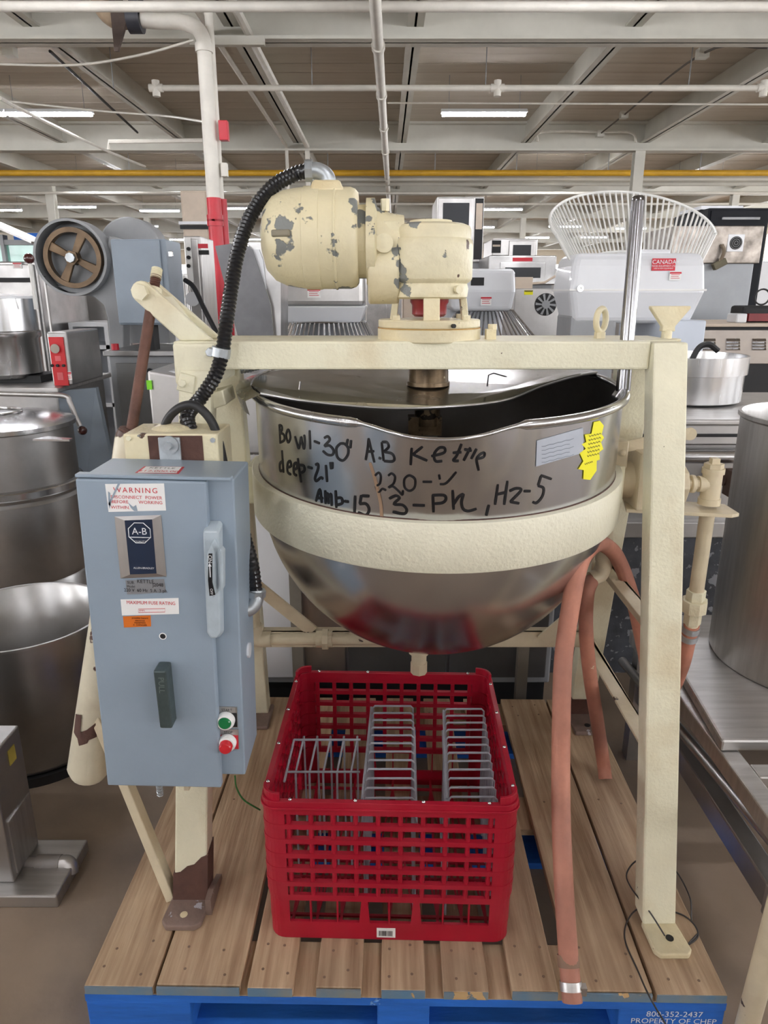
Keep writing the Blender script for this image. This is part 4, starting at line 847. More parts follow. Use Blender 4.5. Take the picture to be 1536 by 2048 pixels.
# ---------------------------------------------------------------- red crate
CRC = Vector((0.017, 1.373, DK)); CRX = Matrix.Translation(CRC) @ Matrix.Rotation(math.radians(-1.6), 4, 'Z')
CR = root('plastic_crate', CRC, 'tall red plastic dish crate standing on the pallet under the bowl', 'crate')
HW, CRR, WT = 0.2475, 0.032, 0.006
def contour(h, r, e=0.03, n=6):
    out = []
    for q, (sx, sy) in enumerate(((1, 1), (-1, 1), (-1, -1), (1, -1))):
        cx, cy = sx * (h - r), sy * (h - r); a0 = q * PI / 2
        st = Vector((cx + r * math.cos(a0), cy + r * math.sin(a0), 0)); en = Vector((cx + r * math.cos(a0 + PI / 2), cy + r * math.sin(a0 + PI / 2), 0))
        t0 = Vector((math.sin(a0), -math.cos(a0), 0)); out.append(st + t0 * e)
        for k in range(n + 1):
            a = a0 + PI / 2 * k / n; out.append(Vector((cx + r * math.cos(a), cy + r * math.sin(a), 0)))
        t1 = Vector((math.sin(a0 + PI / 2), -math.cos(a0 + PI / 2), 0)); out.append(en - t1 * e)
    return out
def ringwall(mb, z0, z1, h=HW, t=WT, corners=False, e=0.03, r=CRR):
    o = contour(h, r, e); i = contour(h - t, max(0.004, r - t), e); n = len(o); m = n // 4
    vs = [p + Z3 * z0 for p in o] + [p + Z3 * z1 for p in o] + [p + Z3 * z1 for p in i] + [p + Z3 * z0 for p in i]; fs = []
    for k in range(n):
        j = (k + 1) % n
        if corners and (k % m) == m - 1:
            continue
        for a in range(4): fs.append((a * n + k, a * n + j, ((a + 1) % 4) * n + j, ((a + 1) % 4) * n + k))
        if corners and (k % m) == 0: fs.append((k, n + k, 2 * n + k, 3 * n + k))
        if corners and (k % m) == m - 2: fs.append((j, 3 * n + j, 2 * n + j, n + j))
    mb.add(vs, fs); return mb
bs = MB(CRX); ringwall(bs, 0.001, 0.043, HW - 0.004); ringwall(bs, 0.098, 0.112, HW - 0.002, 0.008); ringwall(bs, 0.04, 0.1, HW - 0.003, corners=True, e=0.012)
base = ob('crate_base', bs, REDPL, CR)
post = MB(); post.prism([(-0.011, 0), (0.011, 0), (0.006, 0.058), (-0.006, 0.058)], (0, 0, 0.042), X3, Z3, (0, 0.006, 0)); thin = MB().bb(-0.0015, 0.0015, 0, 0.012, 0.042, 0.1)
def side_M(q): return CRX @ Matrix.Rotation(q * PI / 2, 4, 'Z') @ Matrix.Translation((0, -(HW - 0.003), 0))
for q in range(4):
    S = side_M(q)
    for x in (-0.0495, 0.0545): m_ = MB(S @ Matrix.Translation((x, 0, 0))); m_.add(post.v, post.f); ob('post', m_, REDPL, base)
    for x in (-0.158, -0.104, 0.0, 0.108, 0.16): m_ = MB(S @ Matrix.Translation((x, 0, 0))); m_.add(thin.v, thin.f); ob('divider', m_, REDPL, base)
peg0 = None; TH = 0.0342
for tI in range(6):
    z0 = 0.112 + tI * TH; t_ = MB(CRX); g = 0.0004 * tI
    ringwall(t_, z0, z0 + TH, HW, 0.007, corners=True, e=0.014)
    ringwall(t_, z0 + TH - 0.0105, z0 + TH, HW + 0.0008, 0.011)
    tier = ob('extender_tier', t_, REDPL, CR)
    for q in range(4):
        S = side_M(q)
        for k in range(10):
            x = -0.195 + 0.39 * k / 9
            mm = CRX.inverted() @ S
            if peg0 is None:
                pm = MB().cyl((0, 0, 0), (0, 0, TH - 0.010), 0.0048, seg=8); pm.bb(-0.0048, 0.0048, 0, 0.006, 0, TH - 0.01)
                me = bpy.data.meshes.new('peg'); me.from_pydata([tuple(v) for v in pm.v], [], pm.f); me.materials.append(REDPL); peg0 = me
            p_ = bpy.data.objects.new('peg', peg0); COL.objects.link(p_); p_.parent = tier
            p_.matrix_local = Matrix.Translation(-CRC) @ S @ Matrix.Translation((x, 0.003, z0 - 0.0005))
zt_ = 0.112 + 6 * TH
tp = MB(CRX); ringwall(tp, zt_, zt_ + 0.018, HW + 0.001, 0.012); ringwall(tp, zt_ + 0.018, zt_ + 0.034, HW - 0.002, 0.006, corners=True, e=0.004)
ringwall(tp, zt_ + 0.001, zt_ + 0.006, HW + 0.0035, 0.012)
lipo = ob('top_lip', tp, REDPL, CR, bev=0.001)
for q in range(4):
    S = side_M(q)
    for x in (-0.19, -0.065, 0.065, 0.19): ob('rivet', MB(S).sphere((x, 0.003, zt_ + 0.0185), 0.004, 10, 6), CHROME, lipo)
for k in range(9):
    x = -0.2 + 0.4 * k / 8
    ob('floor_bar', MB(CRX).bb(x - 0.003, x + 0.003, -0.24, 0.24, 0.012, 0.018), REDPL, base); ob('floor_bar', MB(CRX).bb(-0.24, 0.24, x - 0.003, x + 0.003, 0.0125, 0.0175), REDPL, base)
for k in range(8):
    for sgn in (1, -1):
        c_ = -0.175 + 0.05 * k; ob('floor_brace', MB(CRX).beam((-0.2, c_ - 0.0, 0.0152), (0.2, c_ + 0.0 + sgn * 0.0001, 0.0152), 0.003, 0.003) if False else MB(CRX).beam((c_ - 0.025, -0.2 * sgn, 0.0152), (c_ + 0.025, 0.2 * sgn, 0.0152), 0.004, 0.004, (0, 0, 1)), REDPL, base)
sp_ = CRX @ Vector((-0.005, -(HW - 0.003), 0.021))
st_ = ob('barcode_sticker', MB(CRX).bb(-0.025, 0.013, -(HW - 0.0028) - 0.0005, -(HW - 0.0038), 0.008, 0.031), PAPER, base, 'small white barcode sticker')
bars = MB(CRX); x = -0.021
while x < 0.006:
    w = random.choice((0.0006, 0.001, 0.0014)); bars.bb(x, x + w, -(HW - 0.002), -(HW - 0.003), 0.012, 0.025); x += w + random.choice((0.0006, 0.001))
ob('barcode_bars', bars, INK, base, kind='stuff')
# wire racks inside
FLZ = DK + 0.021
def wr(name, label, P0_, wires, rails):
    r = root(name, (P0_[0], P0_[1], FLZ), label, 'wire rack', 'wire racks in the red crate')
    for w in wires: ob('wire', MB().tube(w, 0.0024, 6), WIREGREY, r)
    for w in rails: ob('rail_wire', MB().tube(w, 0.0026, 6), WIREGREY, r)
def rackBC(xl0, xr0, yb, xl1, xr1, yf, n, zt, name, label):
    L0 = A(xl0, yb, Z=zt); R0 = A(xr0, yb, Z=zt); L1 = A(xl1, yf, Z=zt); R1 = A(xr1, yf, Z=zt); R0.y = L0.y; R1.y = L1.y
    ws = []
    for k in range(n):
        t = k / (n - 1); a = L0.lerp(L1, t); b = R0.lerp(R1, t); d = Vector((0.006, 0, 0)); e = Vector((0, 0, -0.006))
        ws.append([Vector((a.x, a.y, FLZ)), a + e, a + d * 0.7, b - d, b + e, Vector((b.x, b.y, FLZ))])
    dn = Vector((0, 0, -1))
    rl = [[L0 + dn * 0.004 - X3 * 0.004, L1 + dn * 0.004 - X3 * 0.004], [R0 + dn * 0.06 + X3 * 0.004, R1 + dn * 0.06 + X3 * 0.004], [L0 + dn * 0.06 - X3 * 0.004, L1 + dn * 0.06 - X3 * 0.004], [Vector((L0.x, L0.y, FLZ + 0.004)) - X3 * 0.004, Vector((L1.x, L1.y, FLZ + 0.004)) - X3 * 0.004], [Vector((R0.x, R0.y, FLZ + 0.004)) + X3 * 0.004, Vector((R1.x, R1.y, FLZ + 0.004)) + X3 * 0.004]]
    wr(name, label, (L0 + R1) / 2, ws, rl)
rackBC(746, 826, 1412, 728, 830, 1596, 12, 0.455, 'wire_rack', 'grey wire rack in the middle of the red crate, with a row of hoops')
rackBC(890, 968, 1418, 898, 994, 1594, 12, 0.455, 'wire_rack', 'grey wire rack along the right side of the red crate')
yb_ = A(650, 1481, Z=0.455).y; yf_ = A(650, 1546, Z=0.41).y; ws = []
xs = [A(606 + 27 * k, 1481, Z=0.455).x for k in range(5)]
for x in xs: ws.append([(x, yb_ + 0.02, FLZ), (x, yb_ + 0.02, 0.452), (x, yb_, 0.455), (x - 0.012, yf_, 0.41), (x - 0.012, yf_ - 0.01, FLZ)])
wr('wire_rack', 'smaller grey wire rack at the left of the red crate, with slanted hoops', (xs[2], yf_), ws, [[(xs[0] - 0.02, yb_, 0.457), (xs[-1] + 0.008, yb_, 0.457)], [(xs[0] - 0.03, yf_, 0.413), (xs[-1] + 0.008, yf_, 0.413)], [(xs[0] - 0.02, yf_ - 0.012, FLZ + 0.003), (xs[-1] + 0.008, yf_ - 0.012, FLZ + 0.003)], [(xs[0] - 0.02, yb_, 0.457), (xs[0] - 0.026, yb_ - 0.12, 0.44)]])
# thin wire looped round the right foot
ob('loose_wire', MB().tube(catmull([A(1330, 1872, Z=DK + 0.02), A(1300, 1825, Z=DK + 0.04), A(1262, 1775, Z=DK + 0.05), A(1254, 1745, Z=DK + 0.06), A(1282, 1718, Z=DK + 0.06), A(1340, 1730, Z=DK + 0.05), A(1378, 1790, Z=DK + 0.03), A(1383, 1840, Z=DK + 0.006)], 8), 0.0017, 6)
   .tube(catmull([A(1395, 1868, Z=DK + 0.004), A(1375, 1890, Z=DK + 0.004), A(1396, 1872, Z=DK + 0.004), A(1385, 1845, Z=DK + 0.004), A(1352, 1825, Z=DK + 0.004), A(1285, 1815, Z=DK + 0.01), A(1256, 1840, Z=DK + 0.005), A(1250, 1880, Z=DK + 0.004), A(1275, 1940, Z=DK + 0.004), A(1300, 1995, Y=0.985), A(1338, 2060, Y=0.97)], 8), 0.0017, 6), M('dark_wire', (70, 68, 68), 0.4, 0.4), None,
   'thin dark wire looped around the right front foot of the kettle', 'wire', loc=(0.56, 1.08, DK))
# ---------------------------------------------------------------- pipes and conduits under the roof
def pipe(name, pts, r, mat, seg=10): return ob(name, MB().tube(pts, r, seg), mat, ceil)
def hx(x0, x1, y, Y): a = A(x0, y, Y=Y); b = A(x1, y, Y=Y); b.z = a.z; return a, b
pipe('sprinkler_pipe', [(-9, 6.9, A(700, 12, Y=6.9).z), (9, 6.9, A(700, 15, Y=6.9).z)], 0.04, PIPEW)
a, b = hx(312, 1700, 176, 9.5); sp1 = pipe('sprinkler_pipe', [a, b], 0.034, PIPEW)
for x in (995, 1528, 312): 
    p = A(x, 176, Y=9.5); ob('sprinkler_fitting', MB().cyl(p + Vector((0, 0, 0.08)), p + Vector((0, 0, -0.09)), 0.045, seg=10).cyl(p + Vector((-0.08, 0, 0)), p + Vector((0.08, 0, 0)), 0.045, seg=10), PIPEW, sp1)
a, b = hx(775, 1700, 206, 10.2); pipe('conduit', [a, b + Vector((0, 0, -0.02))], 0.012, PIPEW, 6)
for x in (-3.2, -0.85, 1.2, 3.6): pipe('pipe_hanger', [(x, 9.5, A(768, 176, Y=9.5).z), (x, 9.5, CEIL)], 0.006, GREYP, 6)
m0, m1 = A(748, -30, Y=6.4), A(779, 430, Y=22.0); m1.z = m0.z - 0.02
mp_ = pipe('sprinkler_main', [m0 + (m0 - m1) * 0.3, m1], 0.052, PIPEW, 14)
for t in (0.09, 0.2, 0.31, 0.42, 0.6): 
    p = m0.lerp(m1, t); d = (m1 - m0).normalized(); ob('pipe_coupling', MB().cyl(p - d * 0.05, p + d * 0.05, 0.066, seg=14), PIPEW, mp_)
a, b = hx(-200, 1760, 346, 15.3); pipe('gas_pipe', [a, b], 0.055, YELLOW, 12)
for Y_, y_, r_ in ((14.9, 288, 0.03), (15.0, 297, 0.035), (15.8, 357, 0.05), (16.4, 366, 0.06), (17.5, 386, 0.03), (21, 408, 0.03)):
    a, b = hx(-200, 1760, y_, Y_); pipe('service_pipe', [a, b], r_, PIPEW if r_ < 0.045 else BEAMM, 8)
for x in (-5, -3.2, -1.1, 1, 2.6, 4.4, 6.2): pipe('pipe_hanger', [(x, 15.3, 3.7), (x, 15.3, CEIL)], 0.008, GREYP, 6)
# cable trunking and conduits along the joists
for dx, r_ in ((-0.25, 0.03), (0.12, 0.045)): pipe('conduit', [(-1.5 + dx, 3, 3.95), (-1.5 + dx, 14.1, 3.95), (-1.5 + dx, 14.1, 2.6)], r_, PIPEW, 8)
ob('conduit_support', MB().bb(-1.95, -1.2, 8.18, 8.24, 3.80, 3.87), BEAMM, ceil)
pipe('conduit', [A(100, 410 / 4, Y=9.0), A(275, 265, Y=13.8)], 0.018, DARK, 6)
pipe('conduit', catmull([A(1536, 95, Y=8.7), A(1405, 107, Y=9.4), A(1248, 230, Y=13.0), A(1200, 268, Y=14.0)], 6), 0.014, M('dark_conduit', (96, 90, 84), 0.5), 6)
for x, y, Y_ in ((1405, 107, 9.4), (1248, 230, 13.0), (1200, 268, 14.0), (20, 103, 9.0)): ob('junction_box', MB().box(A(x, y, Y=Y_), (0.12, 0.12, 0.1)), BEAMM, ceil)
pipe('conduit', catmull([A(1075, 283, Y=14.0), A(1085, 264, Y=14.0), A(1200, 264, Y=14.0), A(1262, 266, Y=14.0), A(1272, 285, Y=14.0)], 5), 0.022, PIPEW, 6)
pipe('hanging_cable', catmull([A(-20, 128, Y=8.2), A(150, 130, Y=8.2), A(280, 110, Y=8.0), A(388, 80, Y=7.7)], 6), 0.012, PIPEW, 6)
pipe('hanging_cable', catmull([A(20, 203, Y=10), A(200, 222, Y=10), A(330, 232, Y=9.6), A(405, 243, Y=8)], 6), 0.012, PIPEW, 6)
pipe('hanging_cable', catmull([A(0, 196, Y=9), A(60, 228, Y=10), A(210, 300, Y=13), A(290, 333, Y=15)], 6), 0.022, PIPEW, 6)
ob('pipe_bracket', MB().tube([A(218, 300, Y=12.5), A(218, 283, Y=12.5), A(405, 281, Y=12.5)], 0.035, 8), PIPEW, ceil)
# ---------------------------------------------------------------- red and white standpipe
c0 = A(408, 95, Y=7.5); SPx, SPz = c0.x, c0.z
ST = root('standpipe', (SPx, 7.5, 0), 'white and red standpipe rising to the roof behind the switch box', 'pipe')
zr = A(426, 396, Y=7.5).z
ob('red_section', MB().cyl((SPx, 7.5, 0), (SPx, 7.5, zr), 0.07, seg=20), REDP, ST); ob('white_section', MB().cyl((SPx, 7.5, zr), (SPx, 7.5, SPz), 0.066, seg=20), PIPEW, ST)
for y_ in (437, 446): z_ = A(428, y_, Y=7.5).z; ob('red_coupling', MB().cyl((SPx, 7.5, z_ - 0.03), (SPx, 7.5, z_ + 0.03), 0.08, seg=20), REDP, ST)
ob('top_collar', MB().cyl((SPx, 7.5, SPz - 0.04), (SPx, 7.5, SPz + 0.03), 0.08, seg=20), PIPEW, ST)
e = [(SPx, 7.5, SPz), (SPx, 7.5, SPz + 0.06), (SPx - 0.06, 7.52, SPz + 0.16), (SPx - 0.22, 7.55, SPz + 0.22), (SPx - 0.42, 7.6, SPz + 0.24), (SPx - 0.68, 7.6, SPz + 0.26)]
ob('top_elbow', MB().tube(catmull(e, 6), 0.066, 16), PIPEW, ST)
p = Vector(e[-1]); ob('rubber_sleeve', MB().cyl(p + Vector((-0.02, 0, 0)), p + Vector((0.1, 0, 0)), 0.12, seg=20).bb(p.x + 0.02, p.x + 0.1, 7.5, 7.7, p.z, p.z + 0.2), M('dark_sleeve', (52, 54, 62), 0.5), ST)
ob('brown_elbow', MB().tube(catmull([p + Vector((-0.02, 0, 0)), p + Vector((-0.14, 0, 0.0)), p + Vector((-0.24, 0, 0.08)), p + Vector((-0.27, 0, 0.22)), p + Vector((-0.28, 0.05, 0.3))], 6), 0.085, 14), M('brown_insulation', (156, 136, 112), 0.7, var=0.15), ST)
ob('torn_flap', MB().prism([(-0.1, 0.2), (0.0, 0.2), (0.03, -0.05), (-0.07, -0.27), (-0.1, -0.27)], p + Vector((-0.05, -0.1, -0.02)), X3, Z3, (0.01, 0.02, 0)), M('torn_brown_wrap', (74, 60, 52), 0.7, var=0.2), ST)
sx2 = A(432, 250, Y=7.62).x
ob('side_riser', MB().cyl((sx2, 7.6, zr), (sx2, 7.6, 4.1), 0.04, seg=14), PIPEW, ST); ob('side_riser_base', MB().cyl((sx2 + 0.02, 7.6, 0), (sx2 + 0.02, 7.6, zr), 0.045, seg=14), REDP, ST)
p = A(448, 262, Y=7.5); ob('alarm_box', MB().box(p, (0.085, 0.08, 0.17)), REDP, ST, bev=0.006)
p = A(449, 340, Y=7.55); ob('fitting', MB().box(p, (0.06, 0.06, 0.12)), PIPEW, ST)
# ---------------------------------------------------------------- generic builders for machines
def cab(name, label, cat, x0, x1, y0, y1, z0, z1, mat, doors=1, feet=0.0, trim=None, handle=True, gap=0.02, group=None, dmat=None):
    r = root(name, ((x0 + x1) / 2, (y0 + y1) / 2, 0 if z0 <= feet + 0.01 else z0), label, cat, group)
    ob('body', MB().bb(x0, x1, y0, y1, z0 + feet, z1), mat, r, bev=0.008)
    w = (x1 - x0 - gap) / max(1, doors)
    for k in range(doors):
        a = x0 + gap + w * k; d = ob('door', MB().bb(a, a + w - gap, y0 - 0.018, y0 - 0.001, z0 + feet + gap, z1 - gap), dmat or mat, r, bev=0.005)
        if handle: ob('handle', MB().bb(a + w - gap - 0.05, a + w - gap - 0.03, y0 - 0.045, y0 - 0.019, (z0 + z1) / 2 - 0.08, (z0 + z1) / 2 + 0.08), CHROME, d, bev=0.004)
    if feet:
        for sx in (x0 + 0.04, x1 - 0.04):
            for sy in (y0 + 0.04, y1 - 0.04): ob('foot', MB().cyl((sx, sy, z0), (sx, sy, z0 + feet + 0.001), 0.02, seg=10), DARK, r)
    return r
def sticker(parent, c, w, h, mat=PAPER, lines=3, ink=REDINK):
    c = Vector(c); s = ob('sticker', MB().bb(c.x - w / 2, c.x + w / 2, c.y - 0.003, c.y, c.z - h / 2, c.z + h / 2), mat, parent)
    m = MB().bb(c.x - w / 2, c.x + w / 2, c.y - 0.0045, c.y - 0.0035, c.z + h * 0.25, c.z + h * 0.45)
    for k in range(lines): m.bb(c.x - w * 0.38, c.x + w * (0.38 - 0.1 * (k % 2)), c.y - 0.0045, c.y - 0.0035, c.z + h * (0.12 - 0.2 * k), c.z + h * (0.18 - 0.2 * k))
    return m
def stick(parent, c, w, h, **k):
    m = sticker(parent, c, w, h, **k); ob('sticker_print', m, k.get('ink', REDINK), parent, kind='stuff')
# ---------------------------------------------------------------- left side machines
R = root('lidded_kettle', (-1.66, 3.05, 0), 'round stainless kettle with closed lid at the left edge', 'kettle')
c = (-1.66, 3.05, 0)
ob('body', MB().lathe([(0.0, 0.0), (0.30, 0.0), (0.30, 0.20), (0.295, 0.21), (0.305, 0.24), (0.305, 0.56), (0.292, 0.575), (0.30, 0.60), (0.30, 0.625), (0.288, 0.63), (0.288, 0.86), (0.0, 0.86)], c, seg=64, caps=False), STEEL_DK, R)
ob('bright_band', MB().lathe([(0.302, 0.59), (0.307, 0.595), (0.307, 0.62), (0.302, 0.625)], c, seg=64, caps=False), STEEL, R)
lid_ = ob('lid', MB().lathe([(0.292, 0.855), (0.302, 0.86), (0.302, 0.878), (0.285, 0.885), (0.22, 0.905), (0.12, 0.915), (0.0, 0.92)], c, seg=64, caps=False), STEEL, R)
ob('lid_ring', MB().tube([Vector((c[0] + 0.09 * math.cos(a), c[1] + 0.09 * math.sin(a), 0.921)) for a in [2 * PI * k / 28 for k in range(28)]], 0.006, 8, closed=True), STEEL, lid_)
ob('side_tab', MB().prism([(0, 0), (0.15, -0.01), (0.15, 0.02), (0.03, 0.06)], A(65, 878, Y=2.78), X3, Y3, (0, 0, -0.008)), STEEL, R)
R = root('open_stock_pot', (-1.12, 2.0, 0), 'wide open stainless pot standing on the floor left of the switch box', 'pot')
c = (-1.12, 2.0, 0)
ob('body', MB().lathe([(0.0, 0.035), (0.225, 0.035), (0.232, 0.05), (0.25, 0.45), (0.256, 0.453), (0.256, 0.46), (0.248, 0.46), (0.244, 0.455), (0.228, 0.06), (0.0, 0.055)], c, seg=72, caps=False), STEEL_DK, R)
ob('rubber_foot', MB().lathe([(0.0, 0.0), (0.238, 0.0), (0.238, 0.03), (0.0, 0.034)], c, seg=48, caps=False), RUBBER, R)
# steel box with drain pipe at the lower left
R = root('steel_drain_box', (-1.05, 1.55, 0), 'scratched stainless box with grey drain pipe on a base plate, lower left corner', 'machine')
xb = A(26, 1783, Z=0.02).x
ob('base_plate', MB().bb(-1.4, xb + 0.12, 1.345, 1.53, 0.0, 0.035), STEEL_SAT, R, bev=0.004)
ob('box', MB().bb(-1.4, xb, 1.385, 1.515, 0.035, 0.39), STEEL_DK, R, bev=0.004)
ob('side_panel', MB().bb(xb, xb + 0.004, 1.40, 1.505, 0.05, 0.20), STEEL_SAT, R)
ob('label', MB().bb(-1.02, xb - 0.03, 1.381, 1.3848, 0.24, 0.31), NAVY, R); ob('yellow_tag', MB().bb(xb + 0.0005, xb + 0.002, 1.45, 1.48, 0.32, 0.36), M('faded_yellow', (176, 158, 70), 0.5), R)
pz = A(60, 1725, Y=1.45).z; px0 = xb - 0.01; px1 = A(126, 1725, Y=1.45).x
dpz = ob('drain_pipe', MB().cyl((px0, 1.45, pz), (px1 - 0.05, 1.45, pz), 0.015, seg=16).cyl((px1 - 0.065, 1.45, pz), (px1 - 0.005, 1.45, pz), 0.019, seg=16), M('grey_pipe', (148, 142, 138), 0.5, 0.2, var=0.1), R)
ob('drain_elbow', MB().tube(catmull([(px1 - 0.01, 1.45, pz), (px1 + 0.012, 1.45, pz), (px1 + 0.021, 1.445, pz - 0.01), (px1 + 0.022, 1.44, pz - 0.022)], 6), 0.0175, 14), STEEL_SAT, dpz)
# tabletop kettle with red control panel, on a stand
R = root('kettle_stand', (-2.0, 3.75, 0), 'grey steel stand with curved rail under the small tilting kettle', 'stand')
ob('cabinet', MB().bb(-2.7, -1.6, 3.5, 4.1, 0.08, 0.95), STEEL_DK, R, bev=0.01); ob('top', MB().bb(-2.75, -1.56, 3.42, 4.12, 0.95, 0.975), STEEL_SAT, R, bev=0.006)
ob('side_panel', MB().hexa([(-1.6, 3.5, 0.1), (-1.38, 3.62, 0.1), (-1.38, 3.66, 0.1), (-1.6, 3.54, 0.1)], [(-1.6, 3.5, 0.95), (-1.46, 3.62, 0.95), (-1.46, 3.66, 0.95), (-1.6, 3.54, 0.95)]), BLUEGREY2, R)
for x in (-2.6, -1.7): ob('leg', MB().cyl((x, 3.6, 0), (x, 3.6, 0.09), 0.03, seg=10), DARK, R)
lv_ = [A(-40, 786, Y=3.36), A(60, 789, Y=3.36), A(128, 792, Y=3.36), A(140, 805, Y=3.36), A(152, 835, Y=3.36), A(160, 852, Y=3.36)]
ob('rail_lever', MB().tube(catmull(lv_, 6), 0.012, 10), STEEL_SAT, R); ob('lever_knob', MB().sphere(A(165, 861, Y=3.36), 0.022), BROWNK, R)
R = root('tabletop_kettle', (-2.0, 3.7, 0.975), 'small shiny tilting kettle with red control panel at the left edge', 'kettle')
c = (A(10, 700, Y=3.7).x, 3.7, 0)
ob('pot', MB().lathe([(0.0, 1.0), (0.15, 1.0), (0.17, 1.02), (0.172, 1.19), (0.18, 1.2), (0.18, 1.225), (0.172, 1.23), (0.172, 1.385), (0.0, 1.385)], c, seg=48, caps=False), STEEL, R)
ob('pot_lid', MB().lathe([(0.178, 1.383), (0.178, 1.395), (0.0, 1.41)], c, seg=48, caps=False), WHITE, R); ob('pot_base', MB().bb(c[0] - 0.14, c[0] + 0.2, 3.62, 3.85, 0.976, 1.01), DARK, R)
a = A(92, 664, Y=3.5); b = A(146, 775, Y=3.5); b.z = max(b.z, 0.977)
cbx = ob('control_housing', MB().bb(a.x, b.x, 3.5, 3.9, b.z, a.z), STEEL_DK, R, bev=0.008)
a2 = A(97, 674, Y=3.495); b2 = A(138, 771, Y=3.495)
ob('red_panel', MB().bb(a2.x, b2.x, 3.492, 3.4995, b2.z, a2.z), M('red_panel_paint', (196, 26, 34), 0.4, var=0.03), cbx, 'red control panel')
g = A(112, 697, Y=3.49); ob('gauge', MB().cyl(g, g + Vector((0, -0.012, 0)), 0.022, seg=20), CHROME, cbx)
for x in (105, 116, 128): g = A(x, 731, Y=3.492); ob('switch', MB().cyl(g, g + Vector((0, -0.01, 0)), 0.007, seg=10), DARK, cbx)
ob('panel_print', MB().bb(a2.x + 0.02, b2.x - 0.02, 3.490, 3.4915, A(0, 722, Y=3.49).z, A(0, 712, Y=3.49).z).bb(a2.x + 0.02, b2.x - 0.02, 3.490, 3.4915, A(0, 760, Y=3.49).z, A(0, 745, Y=3.49).z), M('pale_red_print', (214, 96, 100), 0.5), cbx, kind='stuff')
ob('lift_handle', MB().cyl(A(59, 520, Y=3.55), A(72, 618, Y=3.6), 0.009, seg=10), WHITEWIRE, R); ob('handle_knob', MB().sphere(A(58, 517, Y=3.55), 0.024), BROWNK, R)
stick(cbx, (A(150, 750, Y=3.49).x - 0.03, 3.4995, A(150, 752, Y=3.49).z), 0.02, 0.04)
# band saw
BSY = 4.5; wc = A(147, 516, Y=BSY); WR = 0.172
R = root('band_saw', (-1.75, 4.75, 0), 'grey meat band saw with spoked bronze wheel left of the blue grey cabinet', 'band saw')
gd = MB().lathe([(WR + 0.03, -0.05), (WR + 0.045, -0.05), (WR + 0.045, 0.10), (0.0, 0.10), (0.0, 0.09), (WR + 0.03, 0.085)], wc, RYAX, seg=56, caps=False)
ob('wheel_guard', gd, GREYP, R)
wh = ob('wheel', MB().lathe([(WR - 0.028, -0.02), (WR, -0.02), (WR, 0.03), (WR - 0.028, 0.03), (WR - 0.028, -0.02)], wc, RYAX, seg=56, caps=False), BRONZE, R, 'spoked bronze saw wheel')
for k in range(4):
    a = math.radians(62 + 90 * k); d = Vector((math.cos(a), 0, math.sin(a))); t = Vector((-d.z, 0, d.x))
    p0_, p1_ = wc + d * 0.03, wc + d * (WR - 0.015)
    ob('spoke', MB().hexa([p0_ - t * 0.018 + Y3 * -0.012, p0_ + t * 0.018 + Y3 * -0.012, p0_ + t * 0.018 + Y3 * 0.012, p0_ - t * 0.018 + Y3 * 0.012], [p1_ - t * 0.028 + Y3 * -0.012, p1_ + t * 0.028 + Y3 * -0.012, p1_ + t * 0.028 + Y3 * 0.012, p1_ - t * 0.028 + Y3 * 0.012]), BRONZE, wh, bev=0.004)
ob('hub', MB().cyl(wc + Vector((0, 0.03, 0)), wc + Vector((0, -0.035, 0)), 0.042, seg=6), BRONZE, wh); ob('hub_nut', MB().cyl(wc + Vector((0, -0.03, 0)), wc + Vector((0, -0.055, 0)), 0.028, seg=8), GALV, wh)
arm = [A(x, y, Y=BSY) for x, y in ((110, 572), (135, 585), (160, 588), (185, 594), (205, 610), (214, 640), (218, 720), (245, 720), (245, 480), (215, 470), (205, 530), (190, 565), (150, 570))]
ob('saw_column', MB().prism([(p.x, p.z) for p in arm], (0, BSY + 0.02, 0), X3, Z3, (0, 0.12, 0)), GREYP, R, bev=0.006)
ob('saw_blade', MB().bb(A(88, 560, Y=BSY).x - 0.004, A(88, 560, Y=BSY).x + 0.006, BSY, BSY + 0.02, 1.08, wc.z - 0.1), STEEL_DK, R)
w2 = A(268, 502, Y=4.8); ob('rear_wheel_cover', MB().lathe([(0.0, -0.08), (0.185, -0.08), (0.195, -0.07), (0.195, 0.1), (0.0, 0.1)], w2, RYAX, seg=48, caps=False).bb(w2.x - 0.195, w2.x + 0.195, 4.74, 4.88, 1.1, w2.z), GREYP, R)
a = A(205, 702, Y=4.2); b = A(432, 702, Y=4.2)
ob('table', MB().bb(a.x, b.x + 0.1, 4.2, 4.95, a.z - 0.03, a.z), STEEL_DK, R, bev=0.004)
pdz = ob('pedestal', MB().bb(a.x + 0.02, b.x + 0.08, 4.23, 4.9, 0.0, a.z - 0.03), GREYP, R, bev=0.008)
ob('pedestal_door', MB().bb(a.x + 0.06, b.x - 0.05, 4.212, 4.229, 0.15, a.z - 0.07), M('pedestal_grey', (128, 128, 128), 0.5, var=0.05), pdz, bev=0.004); 
p = A(302, 742, Y=4.21); ob('pedestal_knob', MB().cyl(p, p + Vector((0, -0.02, 0)), 0.018, seg=12), CHROME, pdz)
p = A(231, 700, Y=4.3); ob('red_cap', MB().cyl((p.x, 4.3, a.z), (p.x, 4.3, a.z + 0.035), 0.022, seg=12), REDP, None, 'small red cap lying on the band saw table', 'cap')
a = A(221, 478, Y=4.16); b = A(345, 650, Y=4.16)
R = root('grey_control_cabinet', ((a.x + b.x) / 2, 4.3, b.z), 'closed blue grey control cabinet mounted on the band saw', 'cabinet')
cb_ = ob('body', MB().bb(a.x, b.x, 4.16, 4.46, b.z, a.z), BLUEGREY2, R, bev=0.006); ob('door', MB().bb(a.x + 0.004, b.x - 0.03, 4.142, 4.159, b.z + 0.01, a.z - 0.005), BLUEGREY2, R, bev=0.004)
